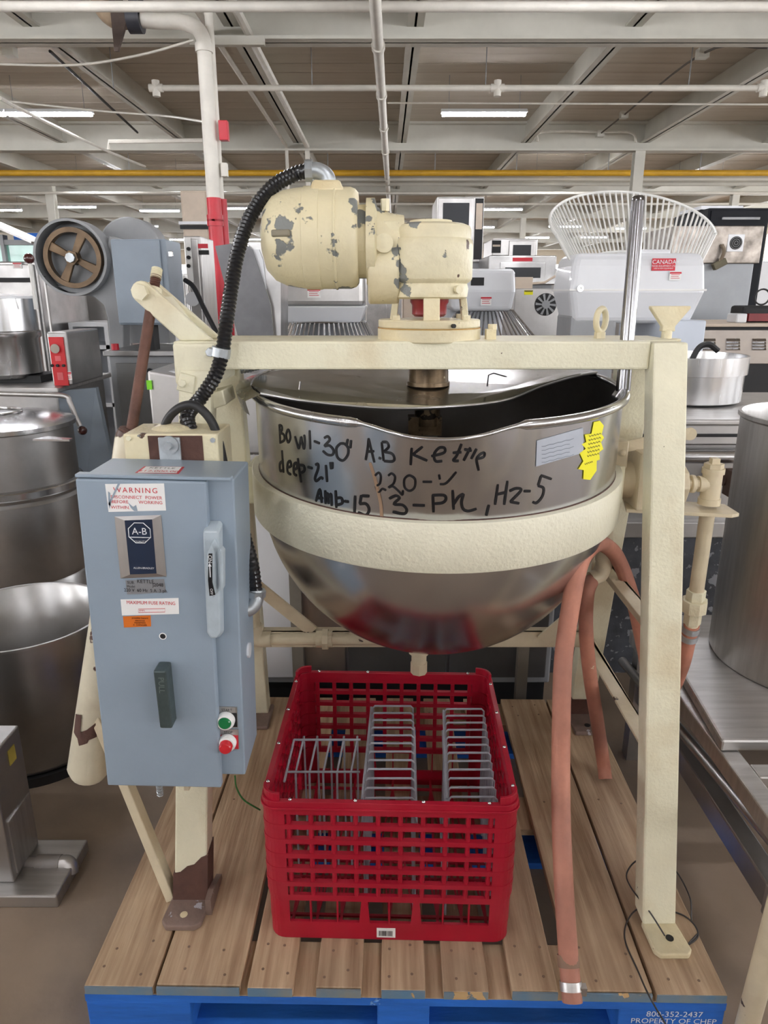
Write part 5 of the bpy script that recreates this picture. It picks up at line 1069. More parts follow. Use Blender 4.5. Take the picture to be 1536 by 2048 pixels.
p = A(349, 508, Y=4.15); ob('latch', MB().box(p + Vector((-0.02, 0, 0)), (0.022, 0.02, 0.03)), CHROME, R, bev=0.004)
ob('mount_post', MB().bb(a.x + 0.1, a.x + 0.16, 4.25, 4.35, 1.085, b.z), DARK, R)
ob('power_cable', MB().tube(catmull([A(370, 560, Y=4.35), A(388, 575, Y=4.3), A(410, 620, Y=4.2), A(440, 680, Y=4.1), A(460, 730, Y=4.05)], 8), 0.014, 8), RUBBER, R)
# stainless electrical cabinet left of the standpipe
a = A(372, 472, Y=5.4); b = A(416, 690, Y=5.4)
R = cab('stainless_panel_cabinet', 'stainless switch cabinet with small red badge left of the red pipe', 'cabinet', a.x - 0.02, b.x, 5.4, 5.8, 0.0, a.z, STEEL_SAT, 1, handle=False)
p = A(406, 492, Y=5.37); ob('badge', MB().box(p, (0.07, 0.004, 0.03)), REDINK, R); p = A(376, 520, Y=5.37); ob('label_strip', MB().box(p + Vector((0.01, 0, 0)), (0.04, 0.004, 0.3)), PAPER, R)
for y_ in (498, 515, 532): p = A(378, y_, Y=5.365); ob('switch_knob', MB().cyl(p, p + Vector((0, -0.02, 0)), 0.013, seg=10), DARK, R)
p = A(408, 505, Y=5.36); ob('switch_lever', MB().box(p, (0.07, 0.02, 0.03)), DARK, R)
p = A(386, 598, Y=5.37); ob('round_dial', MB().cyl(p, p + Vector((0, -0.02, 0)), 0.05, seg=20), WHITE, R)
# hopper panel
pp = [(430, 492), (486, 484), (505, 500), (525, 560), (541, 610), (549, 690), (480, 690), (452, 580)]
H = [A(x, y, Y=3.9) for x, y in pp]; HL = root('steel_hopper', (-0.8, 4.05, 0), 'dark slanted stainless hopper side with a bright window behind the black conduit', 'hopper')
ob('side_sheet', MB().prism([(p.x, p.z) for p in H], (0, 3.9, 0), X3, Z3, (0, 0.02, 0)), M('dark_sheet_steel', (104, 104, 106), 0.4, 0.5, var=0.1), HL)
H2 = [A(x, y, Y=3.92) for x, y in ((486, 484), (560, 484), (560, 690), (549, 690), (541, 610), (525, 560), (505, 500))]
ob('front_sheet', MB().prism([(p.x, p.z) for p in H2], (0, 3.95, 0), X3, Z3, (0, 0.3, 0)), STEEL_DK, HL)
H3 = [A(x, y, Y=3.94) for x, y in ((494, 500), (518, 499), (526, 520), (533, 578), (519, 590), (500, 530))]
ob('window_sheet', MB().prism([(p.x, p.z) for p in H3], (0, 3.935, 0), X3, Z3, (0, 0.012, 0)), WHITE, HL)
ob('hopper_frame', MB().bb(A(455, 690, Y=3.9).x, A(560, 690, Y=3.9).x, 3.95, 4.25, 0, A(455, 690, Y=3.9).z), STEEL_DK, HL)
# ---------------------------------------------------------------- centre background
def mixer_guard(R, cx, cy, zt, rt, zb, rb, n, mat, a0=PI, a1=2 * PI, r=0.006):
    ob('guard_ring', MB().tube([(cx + rt * math.cos(a0 + (a1 - a0) * k / 30), cy + rt * math.sin(a0 + (a1 - a0) * k / 30), zt) for k in range(31)], r * 1.2, 6), mat, R)
    ob('guard_ring', MB().tube([(cx + rb * math.cos(a0 + (a1 - a0) * k / 30), cy + rb * math.sin(a0 + (a1 - a0) * k / 30), zb) for k in range(31)], r * 1.2, 6), mat, R)
    for k in range(n):
        a = a0 + (a1 - a0) * k / (n - 1); ob('guard_wire', MB().tube([(cx + rt * math.cos(a), cy + rt * math.sin(a), zt), (cx + rb * math.cos(a), cy + rb * math.sin(a), zb)], r, 6), mat, R)
def soft(x0, x1, y0, y1, z0, z1, t=0.1):
    """moulded cover: wide belly, narrower top and bottom"""
    mb = MB(); zs_ = [(z0, 1 - 2 * t), (z0 + (z1 - z0) * 0.45, 1.0), (z0 + (z1 - z0) * 0.5, 1.0), (z1 - (z1 - z0) * 0.18, 0.97), (z1, 1 - 1.2 * t)]
    cx, cy = (x0 + x1) / 2, (y0 + y1) / 2; vs = []
    for z, s_ in zs_:
        hx_, hy_ = (x1 - x0) / 2 - (1 - s_) * (x1 - x0) / 2, (y1 - y0) / 2 - (1 - s_) * (x1 - x0) / 2
        for sx, sy in ((-1, -1), (1, -1), (1, 1), (-1, 1)): vs.append((cx + sx * hx_, cy + sy * hy_, z))
    fs = [(0, 3, 2, 1), tuple(range(16, 20))] + [(4 * j + i, 4 * j + (i + 1) % 4, 4 * j + 4 + (i + 1) % 4, 4 * j + 4 + i) for j in range(4) for i in range(4)]
    return mb.add(vs, fs)
Yc = 4.6; a = A(558, 470, Y=Yc); b = A(728, 612, Y=Yc)
R = root('steel_planetary_mixer', ((a.x + b.x) / 2, Yc + 0.25, 0), 'stainless mixer with wire guard behind the cream motor', 'mixer')
ob('head', MB().bb(a.x, b.x, Yc, Yc + 0.5, b.z, a.z), STEEL_SAT, R, bev=0.03); s0_ = A(556, 612, Y=Yc); s1_ = A(733, 645, Y=Yc)
ob('apron', MB().hexa([(s0_.x + 0.04, Yc, s1_.z), (s1_.x - 0.04, Yc, s1_.z), (s1_.x - 0.04, Yc + 0.5, s1_.z), (s0_.x + 0.04, Yc + 0.5, s1_.z)], [(s0_.x, Yc - 0.06, s0_.z), (s1_.x, Yc - 0.06, s0_.z), (s1_.x, Yc + 0.5, s0_.z), (s0_.x, Yc + 0.5, s0_.z)]), WHITE, R, bev=0.01)
stick(R, (A(628, 586, Y=Yc).x, Yc - 0.001, A(628, 586, Y=Yc).z), 0.08, 0.055)
mx_ = (s0_.x + s1_.x) / 2
mixer_guard(R, mx_, Yc + 0.2, s1_.z, 0.27, s1_.z - 0.14, 0.34, 30, STEEL, PI, 2 * PI)
ob('bowl', MB().lathe([(0.0, 0.55), (0.2, 0.56), (0.32, 0.7), (0.34, s1_.z - 0.15), (0.33, s1_.z - 0.15), (0.19, 0.6), (0.0, 0.58)], (mx_, Yc + 0.2, 0), seg=40, caps=False), STEEL, R)
ob('column', MB().bb(mx_ - 0.25, mx_ + 0.25, Yc + 0.45, Yc + 0.8, 0, a.z - 0.05), GREYP, R, bev=0.02); ob('base', MB().bb(mx_ - 0.35, mx_ + 0.35, Yc - 0.1, Yc + 0.8, 0, 0.12), GREYP, R, bev=0.02)
Yc = 5.2; a = A(935, 537, Y=Yc); b = A(1030, 622, Y=Yc); x0_ = A(900, 560, Y=Yc).x
R = root('white_mixer', ((a.x + b.x) / 2, Yc + 0.25, 0), 'white spiral mixer with small red price sticker right of the cream gearbox', 'mixer')
ob('head', soft(x0_, b.x, Yc, Yc + 0.6, b.z, a.z, 0.04), WHITE, R, bev=0.03, seg=3); ob('brand_plate', MB().bb(A(942, 560, Y=Yc).x, A(968, 560, Y=Yc).x, Yc - 0.006, Yc + 0.02, A(0, 571, Y=Yc).z, A(0, 555, Y=Yc).z), DARK, R)
stick(R, (A(972, 602, Y=Yc).x, Yc - 0.002, A(972, 602, Y=Yc).z), 0.075, 0.06)
mixer_guard(R, A(985, 600, Y=Yc).x, Yc + 0.32, b.z, 0.2, b.z - 0.2, 0.38, 26, STEEL)
ob('bowl', MB().lathe([(0.0, 0.5), (0.38, 0.5), (0.4, 0.55), (0.4, b.z - 0.2), (0.385, b.z - 0.2), (0.385, 0.56), (0.0, 0.53)], (A(985, 600, Y=Yc).x, Yc + 0.32, 0), seg=40, caps=False), STEEL, R)
ob('column', MB().bb(x0_ + 0.02, b.x, Yc + 0.5, Yc + 1.0, 0, b.z + 0.1), WHITE, R, bev=0.03)
Yc = 6.0; a = A(1030, 577, Y=Yc); b = A(1116, 640, Y=Yc)
R = root('fan_unit', ((a.x + b.x) / 2, Yc + 0.3, 0), 'pale steel unit with round fan grille and yellow sticker', 'refrigeration unit')
ob('body', MB().bb(a.x, b.x, Yc, Yc + 0.6, 0.9, a.z), STEEL_SAT, R, bev=0.008); ob('stand', MB().bb(a.x + 0.02, b.x - 0.08, Yc + 0.02, Yc + 0.58, 0.0, 0.9), GREYP, R, bev=0.008)
fc = A(1091, 609, Y=Yc); ob('fan_disc', MB().cyl(fc, fc + Vector((0, -0.006, 0)), 0.088, seg=36), DARK, R)
for k in range(10):
    an = 2 * PI * k / 10; d = Vector((math.cos(an), 0, math.sin(an))); t = Vector((-d.z, 0, d.x)); ob('fan_blade', MB().prism([(0.03, -0.006), (0.083, -0.016), (0.083, 0.004), (0.03, 0.006)], fc + Vector((0, -0.010, 0)), d, t, (0, -0.003, 0)), GREYP, R)
ob('fan_hub', MB().cyl(fc, fc + Vector((0, -0.02, 0)), 0.033, seg=20), GREYP, R); stick(R, (A(1057, 585, Y=Yc).x, Yc - 0.001, A(1057, 585, Y=Yc).z), 0.07, 0.035, mat=YELLOWST, lines=1, ink=INK)
ob('top_pipework', MB().bb(a.x + 0.02, a.x + 0.16, Yc + 0.1, Yc + 0.3, a.z, a.z + 0.09).tube([(a.x + 0.16, Yc + 0.2, a.z + 0.04), (a.x + 0.28, Yc + 0.2, a.z + 0.05), (b.x, Yc + 0.2, a.z + 0.1)], 0.01, 6), BEIGE, R)
def oven(name, label, x0, x1, yt, yb, Y, strip, wx0, wx1, wy0, wy1, badge=None, mat=STEEL_SAT, cat='oven'):
    a = A(x0, yt, Y=Y); b = A(x1, yb, Y=Y); R = root(name, ((a.x + b.x) / 2, Y + 0.4, 0), label, cat)
    ob('body', MB().bb(a.x, b.x, Y, Y + 0.8, b.z, a.z), mat, R, bev=0.012); ob('stand', MB().bb(a.x + 0.03, b.x - 0.03, Y + 0.03, Y + 0.77, 0, b.z), GREYP, R)
    p = A(wx0, wy0, Y=Y - 0.01); q = A(wx1, wy1, Y=Y - 0.01); d = ob('door', MB().bb(p.x - 0.05, q.x + 0.05, Y - 0.02, Y - 0.001, q.z - 0.06, p.z + 0.05), mat, R, bev=0.006)
    ob('window', MB().bb(p.x, q.x, Y - 0.026, Y - 0.0205, q.z, p.z), SMOKE, d)
    if strip: s = A(strip[0], yt + 4, Y=Y); t = A(strip[1], yb - 6, Y=Y); ob('control_strip', MB().bb(s.x, t.x, Y - 0.012, Y - 0.001, t.z, s.z), DARK, R); ob('display', MB().bb(s.x + 0.01, t.x - 0.01, Y - 0.016, Y - 0.0125, (s.z + t.z) / 2, s.z - 0.05), BEIGE, R)
    if badge: p = A(*badge, Y=Y); ob('badge', MB().box(p + Vector((0, -0.003, 0)), (0.2, 0.004, 0.035)), REDINK, R)
    return R
oven('combi_oven', 'tall combi oven with dark glass door raised above the cream gearbox', 874, 964, 393, 525, 8.5, (951, 963), 886, 936, 406, 490)
oven('deck_oven', 'low wide oven with dark square window left of the wire guard', 985, 1074, 477, 512, 9.5, (984, 1001), 1026, 1061, 490, 511)
oven('stainless_dough_machine', 'broad dark stainless machine with red badge behind the fan unit', 978, 1110, 511, 570, 7.6, None, 1010, 1080, 535, 556, badge=(1045, 519), mat=STEEL_DK, cat='machine')
# far left display case, hood, wall of white cabinets
R = root('glass_display_case', (-4.9, 8.3, 0), 'display case with green tinted glass and slanted top at the far left', 'display case')
a = A(-60, 560, Y=8); b = A(85, 490, Y=8)
ob('base', MB().bb(a.x, b.x, 8, 8.6, 0, a.z), STEEL_SAT, R); ob('glass', MB().bb(a.x, b.x, 8.02, 8.05, a.z, b.z), GREENGL, R); ob('frame', MB().bb(a.x, b.x, 7.98, 8.06, a.z + 0.12, a.z + 0.17).bb(a.x, b.x, 7.98, 8.06, b.z, b.z + 0.05).bb(A(5, 500, Y=8).x, A(12, 500, Y=8).x, 7.97, 8.07, a.z, b.z + 0.1), GREYP, R)
ob('slanted_cover', MB().beam(A(-30, 438, Y=8), A(85, 488, Y=8), 0.02, 0.5), STEEL_DK, R); ob('blue_sheet', MB().bb(A(28, 480, Y=8.3).x, A(82, 480, Y=8.3).x, 8.3, 8.4, A(0, 482, Y=8.3).z, A(0, 466, Y=8.3).z), BLUEW, R)
R = cab('conveyor_oven', 'stainless conveyor oven with dark slot behind the brown lever knob', 'oven', A(-60, 560, Y=5.2).x, A(78, 560, Y=5.2).x, 5.2, 6.0, 0.0, A(0, 523, Y=5.2).z, STEEL_DK, 1, handle=False)
p = A(30, 560, Y=5.17); ob('slot', MB().box(p, (0.24, 0.01, 0.03)), DARK, R); stick(R, (A(35, 530, Y=5.18).x, 5.18, A(35, 531, Y=5.18).z), 0.06, 0.04)
R = cab('stainless_hood', 'large plain stainless table front behind the band saw wheel', 'table', A(95, 600, Y=6.2).x, A(235, 600, Y=6.2).x, 6.2, 7.2, 0.0, A(0, 568, Y=6.2).z, STEEL_SAT, 1, handle=False)
a = A(136, 645, Y=5.5); b = A(222, 712, Y=5.5); R = root('white_shelf_unit', ((a.x + b.x) / 2, 5.7, 0), 'low white shelf unit behind the red kettle panel', 'shelf')
for z in (0.2, 0.6, b.z + 0.08, a.z): ob('shelf_board', MB().bb(a.x, b.x, 5.5, 6.0, z - 0.03, z), WHITE, R)
for x in (a.x, b.x - 0.03): ob('upright', MB().bb(x, x + 0.03, 5.5, 6.0, 0, a.z - 0.03), WHITE, R)
ob('back_panel', MB().bb(a.x, b.x, 5.97, 5.995, 0, a.z - 0.03), WHITE, R)
R = cab('grey_locker', 'tall pale grey cabinet with a white lamp strip left of the standpipe', 'cabinet', A(360, 380, Y=10).x, A(413, 380, Y=10).x, 10, 10.6, 0.0, A(0, 381, Y=10).z, BEIGE, 1, handle=False)
ob('lamp_strip', MB().bb(A(358, 447, Y=9.95).x, A(415, 447, Y=9.95).x, 9.93, 9.98, A(0, 449, Y=9.95).z, A(0, 443, Y=9.95).z), WHITE, R); ob('dark_strip', MB().bb(A(360, 455, Y=9.95).x, A(418, 455, Y=9.95).x, 9.95, 9.98, A(0, 458, Y=9.95).z, A(0, 450, Y=9.95).z), DARK, R)
# tables seen between the frame legs on the left
R = root('stainless_sink', (-0.75, 3.3, 0), 'stainless sink with pale rounded tub behind the left head block', 'sink')
a = A(296, 765, Y=3.1); b = A(520, 790, Y=3.1)
ob('apron', MB().hexa([(a.x, 3.1, 0.72), (b.x, 3.1, 0.72), (b.x, 3.6, 0.72), (a.x, 3.6, 0.72)], [(a.x, 3.1, a.z + 0.05), (b.x, 3.1, b.z + 0.02), (b.x, 3.6, b.z + 0.02), (a.x, 3.6, a.z + 0.05)]), STEEL_SAT, R, bev=0.01)
ob('tub', MB().bb(A(322, 760, Y=3.2).x, A(395, 760, Y=3.2).x, 3.15, 3.45, 0.9, A(0, 742, Y=3.2).z), WHITE, R, bev=0.04, seg=3)
for x in (a.x + 0.05, b.x - 0.05): ob('leg', MB().cyl((x, 3.2, 0), (x, 3.2, 0.73), 0.02, seg=10), STEEL, R)
p = A(293, 770, Y=3.09); ob('green_tag', MB().box(p + Vector((0.012, 0, 0)), (0.022, 0.003, 0.04)), M('green_tag', (130, 220, 40), 0.5), R)
R = root('steel_prep_counter', (0.0, 2.4, 0), 'dark fronted steel prep counter directly behind the kettle and pallet', 'counter')
ob('body', MB().bb(-0.74, 0.57, 2.17, 2.58, 0.12, 0.80), GREYP, R, bev=0.006); ob('top', MB().bb(-0.76, 0.59, 2.13, 2.6, 0.80, 0.83), STEEL_SAT, R, bev=0.006); ob('plinth', MB().bb(-0.72, 0.56, 2.2, 2.55, 0, 0.12), DARK, R)
DKP = M('dark_door_grey', (74, 73, 72), 0.5, var=0.1, vscale=5)
for x0, w_, mt in ((-0.73, 0.3, DKP), (-0.42, 0.13, WHITE), (-0.28, 0.15, STEEL_DK), (-0.12, 0.33, DKP), (0.22, 0.33, DKP)):
    d = ob('door', MB().bb(x0, x0 + w_, 2.152, 2.169, 0.15, 0.78), mt, R, bev=0.004)
    if w_ > 0.2: ob('door_handle', MB().bb(x0 + w_ - 0.05, x0 + w_ - 0.03, 2.135, 2.1515, 0.45, 0.62), CHROME, d)
for x in (-0.285, 0.46): ob('post', MB().bb(x - 0.018, x + 0.018, 2.10, 2.13, 0, 0.80), M('grey_post', (132, 126, 116), 0.5, var=0.1), R)
# ---------------------------------------------------------------- right side machines
Yc = 4.0; a = A(1128, 505, Y=Yc); b = A(1404, 648, Y=Yc); a.x = A(1128, 540, Y=Yc + 0.16).x
R = root('large_spiral_mixer', ((a.x + b.x) / 2, Yc + 0.35, 0), 'large white spiral mixer with raised white wire guard', 'mixer')
hd_ = soft(a.x, b.x, Yc, Yc + 0.42, b.z, a.z, 0.06)
ob('head', hd_, WHITE, R, bev=0.035, seg=3); ob('head_top', MB().bb(A(1290, 500, Y=Yc).x, A(1352, 500, Y=Yc).x, Yc + 0.06, Yc + 0.36, a.z - 0.02, a.z + 0.02), WHITE, R, bev=0.015)
ob('seam', MB().bb(a.x - 0.002, b.x + 0.002, Yc - 0.003, Yc + 0.423, A(0, 582, Y=Yc).z, A(0, 578, Y=Yc).z), PAPER, R, bev=0.002)
ob('column', MB().bb(A(1145, 650, Y=Yc).x, A(1240, 650, Y=Yc).x, Yc + 0.05, Yc + 0.38, 0, b.z + 0.05), GREYP, R, bev=0.02)
ob('rear_column', MB().bb(A(1320, 650, Y=Yc).x, A(1405, 650, Y=Yc).x, Yc - 0.05, Yc + 0.7, 0, A(0, 640, Y=Yc).z), M('pale_blue_enamel', (206, 214, 226), 0.4, var=0.02), R, bev=0.01)
p = A(1368, 634, Y=Yc); ob('stop_knob', MB().cyl((p.x, Yc + 0.1, b.z - 0.01), (p.x, Yc + 0.1, b.z + 0.02), 0.016, seg=12), REDP, R)
p = A(1328, 529, Y=Yc) + Vector((0, -0.016, 0)); cs_ = ob('sticker', MB().box(p + Vector((0, 0.02, 0)), (0.125, 0.004, 0.062), (-0.03, 0, 0)), REDINK, R, 'red sticker with white word')
text('letters', '+CANADA+', 0.03, p + Vector((0, 0.017, 0.012)), X3, Z3, WHITEINK, R); text('letters', 'FOOD EQUIPMENT LTD', 0.012, p + Vector((0, 0.017, -0.008)), X3, Z3, WHITEINK, R); text('letters', 'USED & NEW EQUIPMENT', 0.009, p + Vector((0, 0.017, -0.02)), X3, Z3, WHITEINK, R)
stick(R, (A(1350, 552, Y=Yc).x, Yc - 0.002, A(1350, 552, Y=Yc).z), 0.062, 0.045)
gc_ = A(1263, 452, Y=4.3); v1 = Vector((0, math.cos(math.radians(30)), math.sin(math.radians(30)))); g2_ = A(1268, 555, Y=4.12)
def gpt(c, r, t): return c + X3 * (-r * math.cos(t)) + v1 * (r * math.sin(t))
TT = [math.radians(-14 + 206 * k / 60) for k in range(61)]
ob('guard_ring', MB().tube([gpt(gc_, 0.455, t) for t in TT], 0.0085, 8), WHITEWIRE, R); ob('guard_ring', MB().tube([gpt(g2_, 0.30, t) for t in TT], 0.007, 8), WHITEWIRE, R)
for k in range(46):
    t = math.radians(-14 + 206 * k / 45); ob('guard_wire', MB().tube([gpt(gc_, 0.455, t), gpt(g2_, 0.30, t)], 0.0058, 6), WHITEWIRE, R)
pvt = A(1161, 577, Y=3.985); ob('guard_arm', MB().tube([gpt(gc_, 0.455, math.radians(-14)), gpt(g2_, 0.30, math.radians(-14)), pvt], 0.007, 6), WHITEWIRE, R); ob('guard_pivot', MB().cyl(pvt, pvt + Vector((0, 0.05, 0)), 0.018, seg=12), CHROME, R)
# big black and steel units right of it
a = A(1418, 416, Y=6.9); b = A(1520, 560, Y=6.9)
R = cab('black_oven_tower', 'tall black oven tower at the right behind the steel fan cabinet', 'oven', a.x, b.x, 6.9, 7.7, 0.0, a.z, M('black_enamel', (22, 24, 30), 0.55, var=0.05, spec=0.2), 1, handle=False)
ob('door_bar', MB().bb(a.x + 0.12, b.x - 0.1, 6.86, 6.88, a.z - 0.1, a.z - 0.08), GREYP, R); ob('top_vent', MB().bb(a.x - 0.03, b.x - 0.2, 7.0, 7.5, a.z, a.z + 0.03), WHITE, R)
Yc = 5.85; a = A(1372, 452, Y=Yc); b = A(1498, 650, Y=Yc); mdz = A(0, 527, Y=Yc).z
R = root('steel_fan_cabinet', ((a.x + b.x) / 2, Yc + 0.4, 0), 'tall mottled steel cabinet with square fan right of the large mixer', 'cabinet')
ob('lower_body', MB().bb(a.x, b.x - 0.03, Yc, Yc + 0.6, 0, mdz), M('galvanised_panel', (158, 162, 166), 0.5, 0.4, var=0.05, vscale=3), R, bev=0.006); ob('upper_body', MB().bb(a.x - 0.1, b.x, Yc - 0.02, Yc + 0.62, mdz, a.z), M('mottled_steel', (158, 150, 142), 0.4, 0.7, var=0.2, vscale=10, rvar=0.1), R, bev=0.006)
fc = A(1471, 486, Y=Yc - 0.02); ob('fan_frame', MB().box(fc, (0.125, 0.012, 0.125)), WHITE, R, bev=0.003); ob('fan_disc', MB().cyl(fc + Vector((0, -0.007, 0)), fc + Vector((0, -0.010, 0)), 0.048, seg=28), DARK, R)
for k in range(3): ob('fan_guard', MB().tube([fc + Vector((0.014 * (k + 1) * math.cos(t), -0.012, 0.014 * (k + 1) * math.sin(t))) for t in [2 * PI * j / 20 for j in range(20)]], 0.0016, 5, closed=True), GREYP, R)
p = A(1444, 490, Y=Yc - 0.03); ob('cable', MB().tube(catmull([p, p + Vector((0.01, -0.03, -0.05)), p + Vector((-0.01, -0.03, -0.12))], 6), 0.014, 8), M('dusty_cable', (110, 96, 78), 0.6), R); ob('socket', MB().box(p + Vector((-0.01, -0.02, -0.14)), (0.1, 0.05, 0.05), (0, -0.5, 0)), M('dusty_socket', (96, 90, 70), 0.6), R, bev=0.004)
# louvred range
Yc = 4.85; zt_r = A(0, 650, Y=Yc).z; zb_r = A(0, 728, Y=Yc).z; x0_ = A(1400, 690, Y=Yc).x
R = root('louvred_range', (x0_ + 0.6, Yc + 0.4, 0), 'long stainless range with three sets of louvres at the right edge', 'range')
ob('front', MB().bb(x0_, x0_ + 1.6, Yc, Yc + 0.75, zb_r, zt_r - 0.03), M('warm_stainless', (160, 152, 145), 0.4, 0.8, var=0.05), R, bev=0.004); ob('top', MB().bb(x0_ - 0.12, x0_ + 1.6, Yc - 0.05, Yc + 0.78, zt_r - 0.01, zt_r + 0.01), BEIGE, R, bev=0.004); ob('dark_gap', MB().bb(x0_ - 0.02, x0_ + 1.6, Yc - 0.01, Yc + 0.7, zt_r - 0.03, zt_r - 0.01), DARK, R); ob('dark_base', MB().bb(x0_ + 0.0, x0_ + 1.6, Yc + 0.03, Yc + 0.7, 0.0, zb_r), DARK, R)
for xx in (1417, 1466, 1518):
    for k in range(4): p = A(xx, 681 + 6 * k, Y=Yc - 0.004); ob('louvre', MB().prism([(0, 0), (-0.012, -0.004), (0, 0.012)], p + Vector((-0.045, 0.003, 0)), Y3, Z3, (0.09, 0, 0)), STEEL, R)
R = root('slicer_parts', (A(1500, 620, Y=Yc).x, Yc + 0.2, zt_r + 0.01), 'dark slicer head with cables lying on the louvred range', 'slicer')
p = A(1500, 600, Y=Yc + 0.2); ob('motor_block', MB().bb(p.x - 0.06, p.x + 0.3, Yc + 0.15, Yc + 0.35, zt_r + 0.01, zt_r + 0.12), DARK, R, bev=0.02); ob('white_block', MB().bb(p.x - 0.12, p.x - 0.05, Yc + 0.1, Yc + 0.25, zt_r + 0.01, zt_r + 0.07), WHITE, R, bev=0.008); ob('cable_loop', MB().tube([p + Vector((0.05 + 0.05 * math.cos(t), -0.06, 0.02 + 0.05 * math.sin(t))) for t in [2 * PI * j / 20 for j in range(20)]], 0.006, 6, closed=True), RUBBER, R); ob('red_base', MB().bb(p.x - 0.03, p.x + 0.28, Yc + 0.12, Yc + 0.15, zt_r + 0.02, zt_r + 0.07), M('dark_red_enamel', (132, 30, 36), 0.4), R)
# stainless chest counter, with the mixing bowl on it
R = root('stainless_chest', (1.4, 2.75, 0), 'low stainless chest counter with round rail and worn navy front at the right', 'counter')
X0, X1 = 0.72, 2.6; zt_c = A(0, 840, Y=2.42).z
ob('top', MB().bb(X0, X1, 2.42, 3.15, zt_c - 0.02, zt_c), STEEL_SAT, R, bev=0.006); ob('apron', MB().bb(X0, X1, 2.435, 3.1, A(0, 890, Y=2.43).z, zt_c - 0.02), STEEL_SAT, R, bev=0.004)
ob('apron_slot', MB().bb(X0, X1, 2.428, 2.434, A(0, 874, Y=2.43).z, A(0, 868, Y=2.43).z), DARK, R)
ob('rail', MB().cyl((X0 - 0.08, 2.42, A(0, 913, Y=2.42).z), (X1, 2.42, A(0, 913, Y=2.42).z), 0.024, seg=18), STEEL, R); ob('mid_panel', MB().bb(X0 - 0.05, X1, 2.46, 3.0, A(0, 1040, Y=2.46).z, A(0, 890, Y=2.46).z), STEEL_DK, R)
ob('ledge', MB().bb(X0 - 0.09, X1, 2.41, 2.48, A(0, 1076, Y=2.41).z, A(0, 1045, Y=2.41).z), STEEL_SAT, R, bev=0.004); ob('navy_front', MB().bb(X0 - 0.09, X1, 2.45, 3.0, 0.0, A(0, 1076, Y=2.41).z), NAVYW, R)
ob('latch_block', MB().bb(0.68, 0.74, 2.42, 2.6, zt_c - 0.12, zt_c - 0.02), STEEL_DK, R, bev=0.01)
p = A(1330, 975, Y=2.4); ob('valve', MB().cyl(A(1445, 960, Y=2.40), A(1472, 962, Y=2.40), 0.02, seg=10).box(A(1462, 965, Y=2.38), (0.03, 0.05, 0.09)), M('rusty_valve', (84, 62, 52), 0.6), R)
mb0 = A(1410, 745, Y=3.0); cX = A(1372, 745, Y=2.9).x
R = root('mixing_bowl', (cX, 2.9, zt_c), 'open stainless mixing bowl with thick rim standing on the chest counter', 'bowl')
zt_b = A(0, 718, Y=2.68).z
ob('bowl_wall', MB().lathe([(0.0, zt_c + 0.001), (0.2, zt_c + 0.001), (0.213, zt_c + 0.01), (0.215, zt_b - 0.07), (0.224, zt_b - 0.068), (0.224, zt_b), (0.214, zt_b), (0.208, zt_b - 0.06), (0.205, zt_c + 0.02), (0.0, zt_c + 0.015)], (cX, 2.9, 0), seg=56, caps=False), STEEL, R)
ob('black_hose', MB().tube(catmull([(cX + 0.03, 2.95, zt_b - 0.05), (cX + 0.06, 2.95, zt_b + 0.02), (cX + 0.1, 2.95, zt_b + 0.035), (cX + 0.14, 2.95, zt_b + 0.01)], 6), 0.012, 8), RUBBER, R)
# low stand and the tall pot at the right edge
zt_s = 0.45; q1_ = A(1444, 1480, Z=zt_s); q2_ = A(1372, 1322, Z=zt_s)
R = root('low_steel_stand', (1.15, 1.6, 0), 'low stainless equipment stand with tube frame at the lower right', 'stand')
ob('top_plate', MB().hexa([(q1_.x, q1_.y, zt_s - 0.03), (q1_.x + 0.8, q1_.y, zt_s - 0.03), (q2_.x + 0.8, 2.02, zt_s - 0.03), (q2_.x, 2.02, zt_s - 0.03)], [(q1_.x, q1_.y, zt_s), (q1_.x + 0.8, q1_.y, zt_s), (q2_.x + 0.8, 2.02, zt_s), (q2_.x, 2.02, zt_s)]), STEEL_SAT, R, bev=0.006)
ob('upper_rail', MB().bb(q1_.x + 0.0, q1_.x + 0.045, 1.02, 1.98, zt_s - 0.076, zt_s - 0.031), STEEL_SAT, R, bev=0.004); ob('cross_rail', MB().bb(q1_.x + 0.045, q1_.x + 0.75, 1.28, 1.325, zt_s - 0.076, zt_s - 0.031), STEEL_SAT, R, bev=0.004)
lr = A(1482, 1730, Y=1.12); ob('lower_rail', MB().bb(q1_.x + 0.02, q1_.x + 0.065, 1.15, 1.98, 0.20, 0.26), STEEL_DK, R, bev=0.004); ob('rail_end', MB().bb(q1_.x + 0.015, q1_.x + 0.07, 1.135, 1.15, 0.195, 0.265), STEEL_SAT, R, bev=0.002)
ob('lower_tube', MB().cyl((q1_.x - 0.012, 1.98, zt_s - 0.14), (q1_.x + 0.06, 1.0, zt_s - 0.12), 0.014, seg=12), STEEL_DK, R)
for x in (q1_.x + 0.03, q1_.x + 0.72):
    for y in (1.93,): ob('leg', MB().bb(x - 0.022, x + 0.022, y - 0.022, y + 0.022, 0, zt_s - 0.031), STEEL_DK, R)
ob('leg', MB().bb(q1_.x + 0.70, q1_.x + 0.744, 1.1, 1.144, 0, zt_s - 0.031), STEEL_DK, R)
R = root('tall_stock_pot', (1.165, 1.74, zt_s), 'tall cylindrical stainless pot on the low stand at the right edge', 'pot')
ob('wall', MB().lathe([(0.0, zt_s + 0.001), (0.25, zt_s + 0.001), (0.255, zt_s + 0.01), (0.258, 1.10), (0.264, 1.105), (0.264, 1.115), (0.256, 1.115), (0.252, 1.10), (0.248, zt_s + 0.02), (0.0, zt_s + 0.015)], (1.165, 1.74, 0), seg=72, caps=False), STEEL_SAT, R)
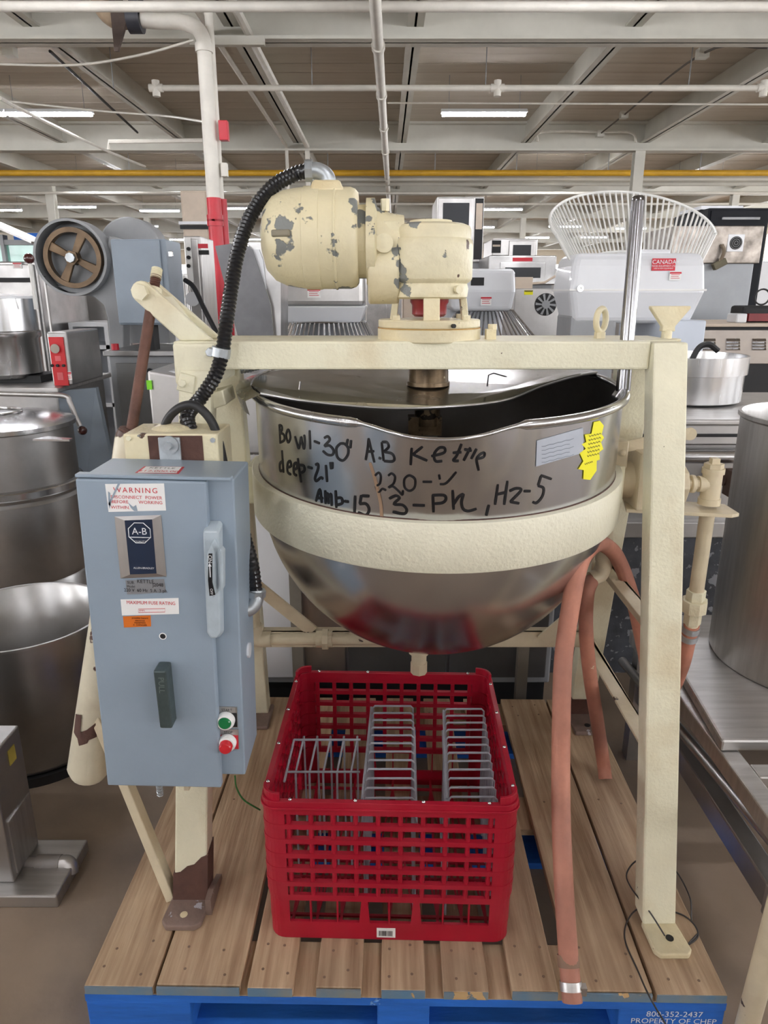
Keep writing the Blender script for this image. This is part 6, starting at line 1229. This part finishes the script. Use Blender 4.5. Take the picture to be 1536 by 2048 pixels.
ob('painted_post', MB().cyl(A(1478, 2110, Z=0.0), A(1478, 2110, Z=0.0).lerp(A(1548, 1850, Y=0.97), 3.2), 0.02, seg=16), CREAM_DARK, None, 'cream painted post standing on the floor at the lower right corner', 'post')
# ---------------------------------------------------------------- far rows of equipment
far_ = [(-8.5, 13, 1.6, 1.9, STEEL_SAT, 'far stainless freezer with two doors at the left, beyond the display case', 2), (-6.2, 15, 1.2, 1.7, WHITE, 'far white cabinet beyond the bandsaw', 1), (-3.6, 13.5, 1.4, 1.75, STEEL_DK, 'far dark steel cabinet beyond the blue grey control cabinet', 2), (-0.9, 12, 1.2, 1.8, STEEL_SAT, 'far stainless cabinet behind the cream motor', 2), (1.0, 14, 1.3, 1.6, BEIGE, 'far beige cabinet beside the raised combi oven', 1), (2.9, 15, 1.5, 1.9, STEEL_DK, 'far dark cabinet seen through the left of the wire guard', 2), (4.6, 12, 1.3, 2.1, STEEL_SAT, 'far steel cabinet seen through the right of the wire guard', 2), (7.0, 14, 1.5, 2.0, WHITE, 'far white freezer at the right edge', 2), (-5.0, 22, 2.0, 2.0, STEEL_SAT, 'very far steel unit left of the standpipe', 2), (0.5, 24, 2.4, 2.1, STEEL_DK, 'very far dark unit in the middle of the hall', 3), (4.2, 22, 2.0, 2.0, BEIGE, 'very far beige unit behind the wire guard', 2), (11.0, 20, 2.0, 2.2, STEEL_SAT, 'very far steel unit near the right windows', 2)]
for x, y, w, h_, mt, lb, n_ in far_: cab('far_cabinet', lb, 'cabinet', x - w / 2, x + w / 2, y, y + 0.8, 0.0, h_, mt, n_, feet=0.1)

added_reflectors = [(-3.4, -2.6, 1.3, 1.75, NAVYW, 'dark cabinet added behind the camera for the bowl to reflect, far left one', 2), (-1.7, -2.7, 1.2, 1.5, DKP, 'dark grey cabinet added behind the camera for the bowl to reflect, left of the middle', 2), (0.1, -2.6, 1.4, 1.45, GREYP, 'grey cabinet added directly behind the camera for the bowl to reflect', 2), (1.9, -2.8, 1.3, 1.8, WHITE, 'white cabinet added behind the camera for the bowl to reflect, right of the middle', 2), (3.7, -2.6, 1.3, 1.5, STEEL_SAT, 'steel cabinet added behind the camera for the bowl to reflect, far right one', 2)]  # added out of view to reflect in the bowl and bounce light
for x, y, w, h_, mt, lb, n_ in added_reflectors:
    r_ = cab('reflection_cabinet', lb, 'cabinet', x - w / 2, x + w / 2, y - 0.8, y, 0.0, h_, mt, n_, feet=0.1, handle=False)
